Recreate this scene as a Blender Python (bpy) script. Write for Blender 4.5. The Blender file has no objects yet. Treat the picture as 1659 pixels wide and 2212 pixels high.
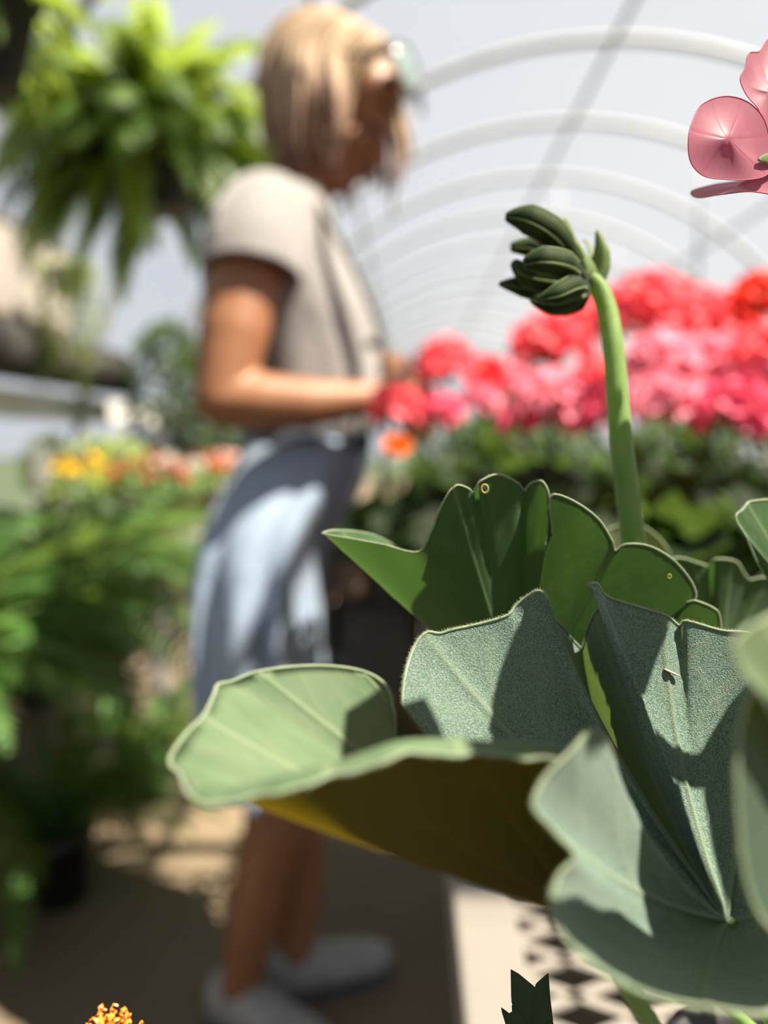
import bpy, math, random
import numpy as np
from mathutils import Vector, Matrix, Euler

# ------------------------------------------------------------------ camera, light, exposure
W_PX, H_PX, F_PX = 1659.0, 2212.0, 1750.0
CAM_Z = 0.95
scene = bpy.context.scene
col = scene.collection
cam_data = bpy.data.cameras.new('camera')
cam = bpy.data.objects.new('camera', cam_data)
col.objects.link(cam)
cam_data.sensor_fit = 'VERTICAL'
cam_data.sensor_height = 36.0
cam_data.sensor_width = 27.0
cam_data.lens = F_PX / H_PX * 36.0
cam_data.clip_start = 0.01
cam_data.clip_end = 200
PITCH, YAW = math.atan((1106 - 950) / F_PX), math.atan((885 - 829.5) / F_PX)
cam.location = (0, 0, CAM_Z)
cam.rotation_euler = (math.pi / 2 - PITCH, 0, YAW)
cam_data.dof.use_dof = True
cam_data.dof.focus_distance = 0.169
cam_data.dof.aperture_fstop = 6.0
scene.camera = cam
CAM_M = Matrix.Translation((0, 0, CAM_Z)) @ Euler((math.pi / 2 - PITCH, 0, YAW)).to_matrix().to_4x4()

world = bpy.data.worlds.new('world')
scene.world = world
world.use_nodes = True
wn = world.node_tree.nodes
wn['Background'].inputs['Color'].default_value = (0.87, 0.92, 1.0, 1)
wn['Background'].inputs['Strength'].default_value = 0.75

sun_data = bpy.data.lights.new('sun', 'SUN')
sun_data.energy = 25.0
sun_data.angle = math.radians(0.53)
sun_data.color = (1.0, 0.89, 0.72)
sun = bpy.data.objects.new('sun', sun_data)
col.objects.link(sun)
TO_SUN = Vector((0.46, -0.16, 0.85)).normalized()
sun.rotation_euler = TO_SUN.to_track_quat('Z', 'Y').to_euler()
sun.location = TO_SUN * 30

vs = scene.view_settings
vs.view_transform = 'Standard'
vs.look = 'None'
vs.exposure = 0.0
vs.gamma = 1.0
vs.use_curve_mapping = False
scene.cycles.transparent_max_bounces = 12

# ------------------------------------------------------------------ helpers
R = random.Random(7)
PI = math.pi

def at(u, v, d):
    """point of the place seen at picture position u, v at distance d along the view axis"""
    return CAM_M @ Vector(((u - 829.5) / F_PX * d, -(v - 1106) / F_PX * d, -d))

def empty(name, loc=(0, 0, 0), rz=0.0):
    o = bpy.data.objects.new(name, None)
    col.objects.link(o)
    o.location = loc
    o.rotation_euler = (0, 0, rz)
    o.empty_display_size = 0.05
    return o

def tag(o, label, cat, group=None):
    o['label'] = label
    o['category'] = cat
    if group:
        o['group'] = group
    return o

def structure(o):
    o['kind'] = 'structure'
    return o

def make_mesh(name, verts, faces, smooth=True):
    me = bpy.data.meshes.new(name)
    me.from_pydata([tuple(v) for v in verts], [], faces)
    if me.validate(clean_customdata=False):
        print('mesh cleaned:', name)
    if smooth:
        me.polygons.foreach_set('use_smooth', [True] * len(me.polygons))
    me.update()
    return me

def link(name, me, mat=None, parent=None, loc=None, rot=None, scale=None, world_space=True):
    """one mesh object; with world_space the mesh coordinates are world ones and stay where they are"""
    o = bpy.data.objects.new(name, me)
    col.objects.link(o)
    if mat is not None and len(me.materials) == 0:
        me.materials.append(mat)
    if parent is not None:
        o.parent = parent
        if world_space:
            o.matrix_parent_inverse = abs_matrix(parent).inverted()
    if loc is not None:
        o.location = loc
    if rot is not None:
        o.rotation_euler = rot
    if scale is not None:
        o.scale = scale if hasattr(scale, '__len__') else (scale,) * 3
    return o

def abs_matrix(o):
    m = Matrix.LocRotScale(o.location, o.rotation_euler, o.scale)
    if o.parent:
        return abs_matrix(o.parent) @ o.matrix_parent_inverse @ m
    return m

class MB:
    """collects shapes that make one mesh"""
    def __init__(self):
        self.v, self.f = [], []

    def add(self, verts, faces):
        n = len(self.v)
        self.v += [tuple(p) for p in verts]
        self.f += [tuple(i + n for i in q) for q in faces]
        return self

    def box(self, lo, hi):
        x0, y0, z0 = lo
        x1, y1, z1 = hi
        return self.add([(x0, y0, z0), (x1, y0, z0), (x1, y1, z0), (x0, y1, z0), (x0, y0, z1), (x1, y0, z1), (x1, y1, z1), (x0, y1, z1)],
                        [(0, 3, 2, 1), (4, 5, 6, 7), (0, 1, 5, 4), (1, 2, 6, 5), (2, 3, 7, 6), (3, 0, 4, 7)])

    def tube(self, pts, radii, sides=8, cap=True, flat=1.0):
        pts = [Vector(p) for p in pts]
        if not hasattr(radii, '__len__'):
            radii = [radii] * len(pts)
        n = len(pts)
        tang = []
        for i in range(n):
            t = pts[min(i + 1, n - 1)] - pts[max(i - 1, 0)]
            tang.append(t.normalized() if t.length > 1e-9 else Vector((0, 0, 1)))
        ref = Vector((0, 0, 1)) if abs(tang[0].z) < 0.9 else Vector((1, 0, 0))
        a = tang[0].cross(ref).normalized()
        vv, ff = [], []
        for i in range(n):
            a = (a - tang[i] * a.dot(tang[i]))
            a = a.normalized() if a.length > 1e-6 else tang[i].orthogonal().normalized()
            b = tang[i].cross(a)
            for k in range(sides):
                th = 2 * PI * k / sides
                vv.append(pts[i] + (a * math.cos(th) + b * math.sin(th) * flat) * radii[i])
        for i in range(n - 1):
            for k in range(sides):
                k2 = (k + 1) % sides
                ff.append((i * sides + k, i * sides + k2, (i + 1) * sides + k2, (i + 1) * sides + k))
        if cap:
            ff.append(tuple(reversed(range(sides))))
            ff.append(tuple((n - 1) * sides + k for k in range(sides)))
        return self.add(vv, ff)

    def lathe(self, prof, centre=(0, 0, 0), sides=24):
        cx, cy, cz = centre
        vv, ff = [], []
        for r, z in prof:
            for k in range(sides):
                th = 2 * PI * k / sides
                vv.append((cx + r * math.cos(th), cy + r * math.sin(th), cz + z))
        for i in range(len(prof) - 1):
            for k in range(sides):
                k2 = (k + 1) % sides
                ff.append((i * sides + k, i * sides + k2, (i + 1) * sides + k2, (i + 1) * sides + k))
        return self.add(vv, ff)

    def ellipsoid(self, c, r, rot=None, nu=16, nv=10):
        c = Vector(c)
        if not hasattr(r, '__len__'):
            r = (r, r, r)
        m = rot if rot is not None else Matrix.Identity(3)
        vv = [c + m @ Vector((0, 0, -r[2]))]
        for j in range(1, nv):
            ph = -PI / 2 + PI * j / nv
            for k in range(nu):
                th = 2 * PI * k / nu
                vv.append(c + m @ Vector((r[0] * math.cos(ph) * math.cos(th), r[1] * math.cos(ph) * math.sin(th), r[2] * math.sin(ph))))
        vv.append(c + m @ Vector((0, 0, r[2])))
        ff = []
        for k in range(nu):
            ff.append((0, 1 + (k + 1) % nu, 1 + k))
        for j in range(nv - 2):
            for k in range(nu):
                k2 = (k + 1) % nu
                ff.append((1 + j * nu + k, 1 + j * nu + k2, 1 + (j + 1) * nu + k2, 1 + (j + 1) * nu + k))
        top = len(vv) - 1
        for k in range(nu):
            ff.append((top, 1 + (nv - 2) * nu + k, 1 + (nv - 2) * nu + (k + 1) % nu))
        return self.add(vv, ff)

    def chain(self, pts, radii, sides=12):
        """round-ended limb through pts, radius given at each"""
        pts = [Vector(p) for p in pts]
        P, Q = [], []
        for i in range(len(pts) - 1):
            m = 5
            for k in range(m):
                t = k / m
                P.append(pts[i].lerp(pts[i + 1], t))
                Q.append(radii[i] * (1 - t) + radii[i + 1] * t)
        P.append(pts[-1]); Q.append(radii[-1])
        self.tube(P, Q, sides)
        self.ellipsoid(pts[0], radii[0], nu=sides, nv=8)
        self.ellipsoid(pts[-1], radii[-1], nu=sides, nv=8)
        for p, r in zip(pts[1:-1], radii[1:-1]):
            self.ellipsoid(p, r, nu=sides, nv=8)
        return self

    def mesh(self, name, smooth=True):
        return make_mesh(name, self.v, self.f, smooth)

def smooth_path(pts, n=8):
    """Catmull-Rom through pts"""
    pts = [Vector(p) for p in pts]
    out = []
    for i in range(len(pts) - 1):
        p0, p1, p2, p3 = pts[max(i - 1, 0)], pts[i], pts[i + 1], pts[min(i + 2, len(pts) - 1)]
        for k in range(n):
            t = k / n
            out.append(0.5 * ((2 * p1) + (p2 - p0) * t + (2 * p0 - 5 * p1 + 4 * p2 - p3) * t * t + (3 * p1 - p0 - 3 * p2 + p3) * t ** 3))
    out.append(pts[-1])
    return out

def ramp(a, b, n):
    return [a + (b - a) * i / (n - 1) for i in range(n)]

# ------------------------------------------------------------------ materials
def mat_new(name):
    m = bpy.data.materials.new(name)
    m.use_nodes = True
    m.node_tree.nodes.clear()
    return m, m.node_tree.nodes, m.node_tree.links

def noise_colour(n, l, c1, c2, scale, detail=3.0, lo=0.35, hi=0.65, coord='Object'):
    tc = n.new('ShaderNodeTexCoord')
    nz = n.new('ShaderNodeTexNoise')
    nz.inputs['Scale'].default_value = scale
    nz.inputs['Detail'].default_value = detail
    l.new(tc.outputs[coord], nz.inputs['Vector'])
    cr = n.new('ShaderNodeValToRGB')
    cr.color_ramp.elements[0].position = lo
    cr.color_ramp.elements[1].position = hi
    cr.color_ramp.elements[0].color = (*c1, 1)
    cr.color_ramp.elements[1].color = (*c2, 1)
    l.new(nz.outputs['Fac'], cr.inputs['Fac'])
    return cr, nz, tc

def plain(name, c1, c2=None, rough=0.6, scale=20, bump=0.0, metal=0.0, sheen=0.0, spec=0.5, bscale=None, k=0.40):
    m, n, l = mat_new(name)
    c2 = c2 or tuple(x * 0.8 for x in c1)
    c1, c2 = tuple(x * k for x in c1), tuple(x * k for x in c2)
    cr, nz, tc = noise_colour(n, l, c1, c2, scale)
    p = n.new('ShaderNodeBsdfPrincipled')
    p.inputs['Roughness'].default_value = rough
    p.inputs['Metallic'].default_value = metal
    p.inputs['Specular IOR Level'].default_value = spec
    p.inputs['Sheen Weight'].default_value = sheen
    l.new(cr.outputs['Color'], p.inputs['Base Color'])
    if bump:
        b = n.new('ShaderNodeBump')
        b.inputs['Strength'].default_value = bump
        b.inputs['Distance'].default_value = 0.01
        nb = n.new('ShaderNodeTexNoise')
        nb.inputs['Scale'].default_value = bscale or scale * 3
        l.new(tc.outputs['Object'], nb.inputs['Vector'])
        l.new(nb.outputs['Fac'], b.inputs['Height'])
        l.new(b.outputs['Normal'], p.inputs['Normal'])
    o = n.new('ShaderNodeOutputMaterial')
    l.new(p.outputs['BSDF'], o.inputs['Surface'])
    return m

def leafy(name, c1, c2, trans, tfac=0.4, rough=0.55, sheen=0.0, scale=30, fuzz=None, vein=None, spec=0.3, fuzz_scale=3600, per_object=0.0, k=0.40):
    """leaf or petal: reflects c1..c2, lets trans coloured light through; fuzz = pale down, vein = colour of the vein attribute"""
    c1, c2 = tuple(x * k for x in c1), tuple(x * k for x in c2)
    fuzz = fuzz and tuple(x * k for x in fuzz)
    vein = vein and tuple(x * k for x in vein)
    m, n, l = mat_new(name)
    cr, nz, tc = noise_colour(n, l, c1, c2, scale)
    colour = cr.outputs['Color']
    if per_object:
        oi = n.new('ShaderNodeObjectInfo')
        hs = n.new('ShaderNodeHueSaturation')
        mr = n.new('ShaderNodeMapRange')
        mr.inputs['To Min'].default_value = 1 - per_object
        mr.inputs['To Max'].default_value = 1 + per_object
        l.new(oi.outputs['Random'], mr.inputs['Value'])
        l.new(mr.outputs['Result'], hs.inputs['Value'])
        l.new(colour, hs.inputs['Color'])
        colour = hs.outputs['Color']
    normal = None
    if fuzz is not None:
        nf = n.new('ShaderNodeTexNoise')
        nf.inputs['Scale'].default_value = fuzz_scale
        nf.inputs['Detail'].default_value = 2.0
        l.new(tc.outputs['Object'], nf.inputs['Vector'])
        rf = n.new('ShaderNodeValToRGB')
        rf.color_ramp.elements[0].position = 0.42
        rf.color_ramp.elements[1].position = 0.62
        l.new(nf.outputs['Fac'], rf.inputs['Fac'])
        mx = n.new('ShaderNodeMix'); mx.data_type = 'RGBA'
        l.new(rf.outputs['Color'], mx.inputs['Factor'])
        l.new(colour, mx.inputs['A'])
        mx.inputs['B'].default_value = (*fuzz, 1)
        colour = mx.outputs['Result']
        b = n.new('ShaderNodeBump')
        b.inputs['Strength'].default_value = 0.55
        b.inputs['Distance'].default_value = 0.0004
        l.new(nf.outputs['Fac'], b.inputs['Height'])
        normal = b.outputs['Normal']
    if vein is not None:
        va = n.new('ShaderNodeAttribute'); va.attribute_name = 'vein'
        mx = n.new('ShaderNodeMix'); mx.data_type = 'RGBA'
        l.new(va.outputs['Fac'], mx.inputs['Factor'])
        l.new(colour, mx.inputs['A'])
        mx.inputs['B'].default_value = (*vein, 1)
        colour = mx.outputs['Result']
    p = n.new('ShaderNodeBsdfPrincipled')
    p.inputs['Roughness'].default_value = rough
    p.inputs['Specular IOR Level'].default_value = spec
    p.inputs['Sheen Weight'].default_value = sheen
    p.inputs['Sheen Roughness'].default_value = 0.4
    l.new(colour, p.inputs['Base Color'])
    t = n.new('ShaderNodeBsdfTranslucent')
    tn = n.new('ShaderNodeMix'); tn.data_type = 'RGBA'
    tn.inputs['A'].default_value = (*trans, 1)
    tn.inputs['B'].default_value = (*[x * 0.7 for x in trans], 1)
    l.new(nz.outputs['Fac'], tn.inputs['Factor'])
    l.new(tn.outputs['Result'], t.inputs['Color'])
    if normal is not None:
        l.new(normal, p.inputs['Normal'])
    ms = n.new('ShaderNodeMixShader')
    ms.inputs['Fac'].default_value = tfac
    l.new(p.outputs['BSDF'], ms.inputs[1])
    l.new(t.outputs['BSDF'], ms.inputs[2])
    o = n.new('ShaderNodeOutputMaterial')
    l.new(ms.outputs['Shader'], o.inputs['Surface'])
    return m

M = {}
# the foreground geranium
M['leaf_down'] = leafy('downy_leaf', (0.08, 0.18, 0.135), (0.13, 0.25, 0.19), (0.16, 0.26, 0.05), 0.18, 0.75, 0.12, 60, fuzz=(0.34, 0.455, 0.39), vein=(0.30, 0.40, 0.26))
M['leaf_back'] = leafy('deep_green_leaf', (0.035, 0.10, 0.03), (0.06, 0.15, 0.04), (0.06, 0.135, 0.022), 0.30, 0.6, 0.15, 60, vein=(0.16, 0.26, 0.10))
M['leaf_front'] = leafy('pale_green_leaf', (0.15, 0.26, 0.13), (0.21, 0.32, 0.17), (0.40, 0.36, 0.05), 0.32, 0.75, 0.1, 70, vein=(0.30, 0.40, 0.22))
M['leaf_under'] = leafy('olive_underside', (0.05, 0.042, 0.010), (0.07, 0.058, 0.014), (0.80, 0.62, 0.03), 0.5, 0.7, 0.0, 40, vein=(0.12, 0.10, 0.03))  # underside's own olive, darkened further so the colour carries its shade
M['leaf_dark'] = leafy('shaded_leaf', (0.03, 0.075, 0.04), (0.045, 0.10, 0.05), (0.06, 0.14, 0.02), 0.2, 0.7, 0.1, 60)  # shade of a near leaf's unlit side put into the base colour
M['down_hair'] = leafy('leaf_down_hair', (0.55, 0.62, 0.48), (0.65, 0.7, 0.55), (0.7, 0.75, 0.5), 0.5, 0.6, 0.0, 20)
M['margin'] = leafy('downy_margin', (0.42, 0.55, 0.36), (0.55, 0.66, 0.46), (0.50, 0.62, 0.30), 0.4, 0.7, 0.5, 300)
M['stem'] = leafy('green_stalk', (0.26, 0.46, 0.11), (0.32, 0.52, 0.15), (0.36, 0.52, 0.12), 0.35, 0.5, 0.3, 120, k=0.47)
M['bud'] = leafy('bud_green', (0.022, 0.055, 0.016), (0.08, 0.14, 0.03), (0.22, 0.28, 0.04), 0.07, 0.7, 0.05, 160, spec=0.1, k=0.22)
M['bract'] = leafy('bract_green', (0.18, 0.30, 0.10), (0.26, 0.38, 0.14), (0.45, 0.55, 0.22), 0.5, 0.5, 0.2, 120)
M['petal_near'] = leafy('pink_petal', (0.50, 0.13, 0.22), (0.60, 0.20, 0.29), (0.62, 0.11, 0.20), 0.4, 0.5, 0.2, 90, vein=(0.55, 0.07, 0.18))
# background plants
M['geranium_leaf'] = leafy('geranium_leaf', (0.022, 0.06, 0.018), (0.04, 0.095, 0.025), (0.09, 0.16, 0.025), 0.35, 0.6, 0.0, 40, per_object=0.35, spec=0.12, k=0.2)
M['geranium_stem'] = leafy('geranium_stem', (0.08, 0.14, 0.05), (0.12, 0.2, 0.06), (0.1, 0.2, 0.05), 0.2)
for key, c, t in (('red', (0.72, 0.02, 0.03), (0.9, 0.03, 0.03)), ('coral', (0.92, 0.12, 0.16), (1.0, 0.13, 0.16)),
                  ('pink', (0.88, 0.25, 0.36), (1.0, 0.32, 0.42)), ('rose', (0.80, 0.11, 0.21), (0.95, 0.13, 0.25)),
                  ('scarlet', (0.72, 0.045, 0.025), (0.9, 0.06, 0.02)), ('orange', (0.9, 0.18, 0.005), (1.0, 0.25, 0.01)),
                  ('yellow', (0.85, 0.55, 0.02), (0.9, 0.6, 0.03)), ('white', (0.8, 0.78, 0.72), (0.8, 0.8, 0.7)),
                  ('brick', (0.45, 0.06, 0.035), (0.5, 0.08, 0.04)), ('blush', (0.8, 0.5, 0.45), (0.8, 0.55, 0.45))):
    M[key] = leafy(key + '_petal', tuple(x * 0.85 for x in c), c, t, 0.4, 0.6, 0.1, 60, per_object=0.2, k=0.85)
M['fern'] = leafy('fern_green', (0.035, 0.10, 0.02), (0.06, 0.15, 0.025), (0.26, 0.40, 0.07), 0.42, 0.5, 0.0, 20, per_object=0.45, k=0.75)
M['hanging_fern'] = leafy('hanging_fern_green', (0.045, 0.11, 0.015), (0.09, 0.17, 0.022), (0.34, 0.46, 0.05), 0.5, 0.5, 0.0, 20, per_object=0.35, k=0.6)
M['bedding'] = leafy('bedding_green', (0.035, 0.10, 0.02), (0.06, 0.15, 0.025), (0.12, 0.2, 0.03), 0.35, 0.5, 0.0, 20, per_object=0.4, k=0.32)
M['grass'] = leafy('grassy_green', (0.06, 0.14, 0.04), (0.12, 0.22, 0.08), (0.26, 0.40, 0.12), 0.35, 0.5, 0.0, 20, per_object=0.4, k=0.9)
M['shrub'] = leafy('shrub_green', (0.06, 0.11, 0.05), (0.10, 0.16, 0.08), (0.12, 0.2, 0.05), 0.35, 0.5, 0.0, 9, per_object=0.3)
M['lime'] = leafy('lime_green', (0.20, 0.30, 0.06), (0.32, 0.40, 0.10), (0.40, 0.48, 0.10), 0.35, 0.5, 0.0, 9, per_object=0.3, k=0.8)
M['marigold_leaf'] = leafy('marigold_leaf', (0.018, 0.05, 0.024), (0.026, 0.065, 0.03), (0.05, 0.12, 0.03), 0.2, 0.5, 0.1, 90)
M['dry_petal'] = leafy('dried_orange_petal', (0.62, 0.17, 0.015), (0.85, 0.34, 0.05), (0.9, 0.35, 0.03), 0.3, 0.6, 0.0, 700, k=0.9)
M['dry_tip'] = plain('bleached_petal_tip', (0.8, 0.66, 0.48), (0.6, 0.4, 0.2), 0.7, 600, k=0.7)
M['black_plastic'] = plain('black_plastic', (0.008, 0.008, 0.010), (0.014, 0.014, 0.016), 0.45, 30)
M['soil'] = plain('potting_soil', (0.03, 0.02, 0.014), (0.06, 0.04, 0.025), 0.95, 90, 0.6)
M['terracotta'] = plain('terracotta', (0.36, 0.12, 0.07), (0.28, 0.09, 0.05), 0.8, 25)
M['white_plastic'] = plain('white_plastic', (0.8, 0.79, 0.76), (0.7, 0.69, 0.66), 0.5, 10)
M['metal'] = plain('galvanised_steel', (0.62, 0.63, 0.64), (0.5, 0.51, 0.53), 0.5, 14, metal=0.3)
M['bench_edge'] = plain('pale_bench_edge', (0.34, 0.315, 0.285), (0.30, 0.28, 0.25), 0.55, 12)
M['bench_mesh'] = plain('expanded_metal', (0.42, 0.385, 0.34), (0.36, 0.33, 0.30), 0.5, 40, metal=0.1)
M['hoop'] = plain('hoop_pipe', (0.62, 0.66, 0.70), (0.52, 0.56, 0.61), 0.55, 6, k=0.42)
M['wire'] = plain('hanger_wire', (0.45, 0.46, 0.46), (0.3, 0.3, 0.3), 0.5, 20, metal=0.5)
M['floor'] = plain('sandy_floor', (0.31, 0.23, 0.145), (0.22, 0.165, 0.105), 0.95, 2.2, 0.5, bscale=60)
M['timber'] = plain('weathered_timber', (0.30, 0.24, 0.18), (0.2, 0.16, 0.12), 0.85, 12)
M['shade_cloth'] = plain('black_shade_cloth', (0.014, 0.011, 0.011), (0.02, 0.016, 0.016), 0.9, 40)
M['hip_board'] = plain('white_hip_board', (0.75, 0.75, 0.72), (0.62, 0.62, 0.6), 0.7, 8, k=0.7)
M['panel'] = plain('beige_panel', (0.62, 0.57, 0.52), (0.55, 0.50, 0.46), 0.7, 5)
# the woman
M['skin'] = plain('skin', (0.46, 0.20, 0.095), (0.41, 0.175, 0.08), 0.5, 14, spec=0.35)
M['shirt'] = plain('grey_beige_jersey', (0.345, 0.33, 0.335), (0.315, 0.30, 0.305), 0.9, 18, 0.2, sheen=0.2)
M['skirt'] = plain('light_denim', (0.44, 0.57, 0.77), (0.38, 0.51, 0.72), 0.9, 9, 0.25, sheen=0.1)
M['waistband'] = plain('dark_denim_waistband', (0.06, 0.08, 0.13), (0.04, 0.06, 0.1), 0.9, 20)
M['shoe'] = plain('white_canvas', (0.62, 0.63, 0.64), (0.5, 0.51, 0.52), 0.8, 30)
M['sole'] = plain('rubber_sole', (0.16, 0.17, 0.19), (0.1, 0.1, 0.12), 0.7, 30)
M['lips'] = plain('lips', (0.45, 0.10, 0.09), (0.4, 0.09, 0.08), 0.4, 40)
M['brow'] = plain('brow_hair', (0.12, 0.07, 0.045), (0.09, 0.05, 0.03), 0.8, 80)
M['lens'] = plain('mint_lens', (0.40, 0.52, 0.50), (0.32, 0.44, 0.43), 0.12, 20, spec=0.9)
M['frame'] = plain('dark_glasses_frame', (0.03, 0.035, 0.035), (0.02, 0.02, 0.02), 0.35, 20)
M['leather_tan'] = plain('tan_leather', (0.48, 0.36, 0.27), (0.40, 0.29, 0.21), 0.6, 24, 0.2)
M['leather_black'] = plain('black_leather', (0.014, 0.014, 0.017), (0.022, 0.022, 0.026), 0.5, 24, 0.2)
M['strap'] = plain('olive_strap', (0.12, 0.11, 0.05), (0.05, 0.05, 0.03), 0.8, 30)

def hair_material():
    m, n, l = mat_new('blonde_hair')
    cr, nz, tc = noise_colour(n, l, (0.27, 0.195, 0.115), (0.17, 0.115, 0.07), 26, 4)
    a = n.new('ShaderNodeAttribute'); a.attribute_name = 'strand'     # 0 at the root, 1 at the tip
    r = n.new('ShaderNodeValToRGB')
    e = r.color_ramp.elements
    e[0].position, e[0].color = 0.0, (0.10, 0.06, 0.035, 1)
    e[1].position, e[1].color = 1.0, (0.20, 0.10, 0.105, 1)
    k = e.new(0.16); k.color = (0.28, 0.20, 0.12, 1)
    k = e.new(0.60); k.color = (0.27, 0.195, 0.135, 1)
    l.new(a.outputs['Fac'], r.inputs['Fac'])
    mx = n.new('ShaderNodeMix'); mx.data_type = 'RGBA'
    mx.inputs['Factor'].default_value = 0.4
    l.new(r.outputs['Color'], mx.inputs['A'])
    l.new(cr.outputs['Color'], mx.inputs['B'])
    p = n.new('ShaderNodeBsdfPrincipled')
    p.inputs['Roughness'].default_value = 0.6
    p.inputs['Specular IOR Level'].default_value = 0.25
    l.new(mx.outputs['Result'], p.inputs['Base Color'])
    o = n.new('ShaderNodeOutputMaterial')
    l.new(p.outputs['BSDF'], o.inputs['Surface'])
    return m
M['hair'] = hair_material()

def film_material():
    m, n, l = mat_new('greenhouse_film')
    cr, nz, tc = noise_colour(n, l, (0.80, 0.81, 0.84), (0.90, 0.90, 0.92), 0.8)
    tp = n.new('ShaderNodeBsdfTransparent')
    tl = n.new('ShaderNodeBsdfTranslucent')
    df = n.new('ShaderNodeBsdfDiffuse')
    l.new(cr.outputs['Color'], tl.inputs['Color'])
    l.new(cr.outputs['Color'], df.inputs['Color'])
    a = n.new('ShaderNodeMixShader'); a.inputs['Fac'].default_value = 0.35
    l.new(tl.outputs['BSDF'], a.inputs[1]); l.new(df.outputs['BSDF'], a.inputs[2])
    b = n.new('ShaderNodeMixShader'); b.inputs['Fac'].default_value = 0.045
    l.new(tp.outputs['BSDF'], b.inputs[1]); l.new(a.outputs['Shader'], b.inputs[2])
    o = n.new('ShaderNodeOutputMaterial')
    l.new(b.outputs['Shader'], o.inputs['Surface'])
    return m
M['film'] = film_material()

# ------------------------------------------------------------------ the greenhouse
RX, RZ, RR = 1.1, 0.55, 2.6            # hoop centre and radius
Y0, Y1 = -3.4, 19.5
mb = MB()
NX, NY = 24, 40
fv = [(-1.6 + 5.4 * i / NX, -3.6 + 23.3 * j / NY, 0.0) for j in range(NY + 1) for i in range(NX + 1)]
ff = [(j * (NX + 1) + i, j * (NX + 1) + i + 1, (j + 1) * (NX + 1) + i + 1, (j + 1) * (NX + 1) + i) for j in range(NY) for i in range(NX)]
floor = structure(link('floor', make_mesh('floor', fv, ff), M['floor']))

M['lawn'] = plain('mown_grass', (0.05, 0.09, 0.03), (0.08, 0.12, 0.04), 0.95, 3.0, 0.4, bscale=80)
structure(link('ground', MB().box((-30, -25, -0.3), (32, 45, -0.02)).mesh('ground', False), M['lawn']))

def hoop_pt(a, y, r=RR):
    return (RX + r * math.cos(a), y, RZ + r * math.sin(a))

A_LO = math.radians(8)
nA = 36
ang = [PI - A_LO - (PI - 2 * A_LO) * i / nA for i in range(nA + 1)]
ys = [Y0 + (Y1 - Y0) * j / 20 for j in range(21)]
fv = [hoop_pt(a, y, RR + 0.035) for y in ys for a in ang]
ff = [(j * (nA + 1) + i, j * (nA + 1) + i + 1, (j + 1) * (nA + 1) + i + 1, (j + 1) * (nA + 1) + i) for j in range(20) for i in range(nA)]
ceiling = structure(link('ceiling', make_mesh('roof_film', fv, ff), M['film']))
HOOP_Y = [4.72 + 1.17 * k for k in range(-6, 13)]
hoop_mesh = MB().tube([(RX + RR, 0, 0.0)] + [hoop_pt(PI * i / 48, 0) for i in range(49)] + [(RX - RR, 0, 0.0)], 0.026, 10).mesh('hoop')
for y in HOOP_Y:
    link('arch_rib', hoop_mesh, M['hoop'], ceiling, loc=(0, y, 0), world_space=False)
for a in (90, 54.5, 125.5, 27):
    a = math.radians(a)
    me = MB().tube([hoop_pt(a, Y0, RR - 0.045), hoop_pt(a, Y1, RR - 0.045)], 0.015, 10).mesh('purlin')
    link('purlin', me, M['hoop'], ceiling, world_space=False)
# drop rods that carry hanging plants from the second hoop on
for k, (x, y) in enumerate(((2.02, HOOP_Y[7]), (2.02, HOOP_Y[9]), (1.25, HOOP_Y[8]))):
    zt = RZ + math.sqrt(RR ** 2 - (x - RX) ** 2)
    link('drop_rod', MB().tube([(x, y, zt), (x, y, zt - 0.95)], 0.013, 8).mesh('drop_rod'), M['hoop'], ceiling, world_space=False)
# end walls and side walls of film
def end_wall(name, y):
    pts = [(RX + RR + 0.0, y, 0.0)] + [hoop_pt(PI * i / 40, y) for i in range(41)] + [(RX - RR, y, 0.0)]
    c = (RX, y, RZ)
    return structure(link(name, make_mesh(name, [c] + pts, [(0, i + 1, i + 2) for i in range(len(pts) - 1)] + [(0, len(pts), 1)], False), M['film']))
wall_back = end_wall('wall_back', Y1)
for x in (-0.6, 0.5, 1.7, 2.8):
    zt = RZ + math.sqrt(RR ** 2 - (x - RX) ** 2)
    link('end_post', MB().box((x - .03, Y1 - .05, 0), (x + .03, Y1 - .01, zt - 0.04)).mesh('end_post', False), M['hoop'], wall_back, world_space=False)
for name, x in (('wall_left', RX - RR - 0.02), ('wall_right', RX + RR + 0.02)):
    w = structure(link(name, MB().box((x - .004, Y0, 0.0), (x + .004, Y1, RZ + 0.42)).mesh(name, False), M['film']))
    s = 1 if name == 'wall_left' else -1
    link('hip_board', MB().box((x + s * .035 - .018, Y0, 1.03), (x + s * .035 + .018, Y1, 1.14)).mesh('hip_board', False), M['hip_board'], w, world_space=False)
    link('ground_board', MB().box((x + s * .03 - .015, Y0, 0.0), (x + s * .03 + .015, Y1, 0.22)).mesh('ground_board', False), M['timber'], w, world_space=False)
    if s == 1:
        me = MB().tube([(x + .115, Y0, 1.265), (x + .10, 2, 1.268), (x + .115, 3.9, 1.265)], 0.105, 14).mesh('rolled_cloth')
        link('rolled_shade_cloth', me, M['shade_cloth'], w, world_space=False)

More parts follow.
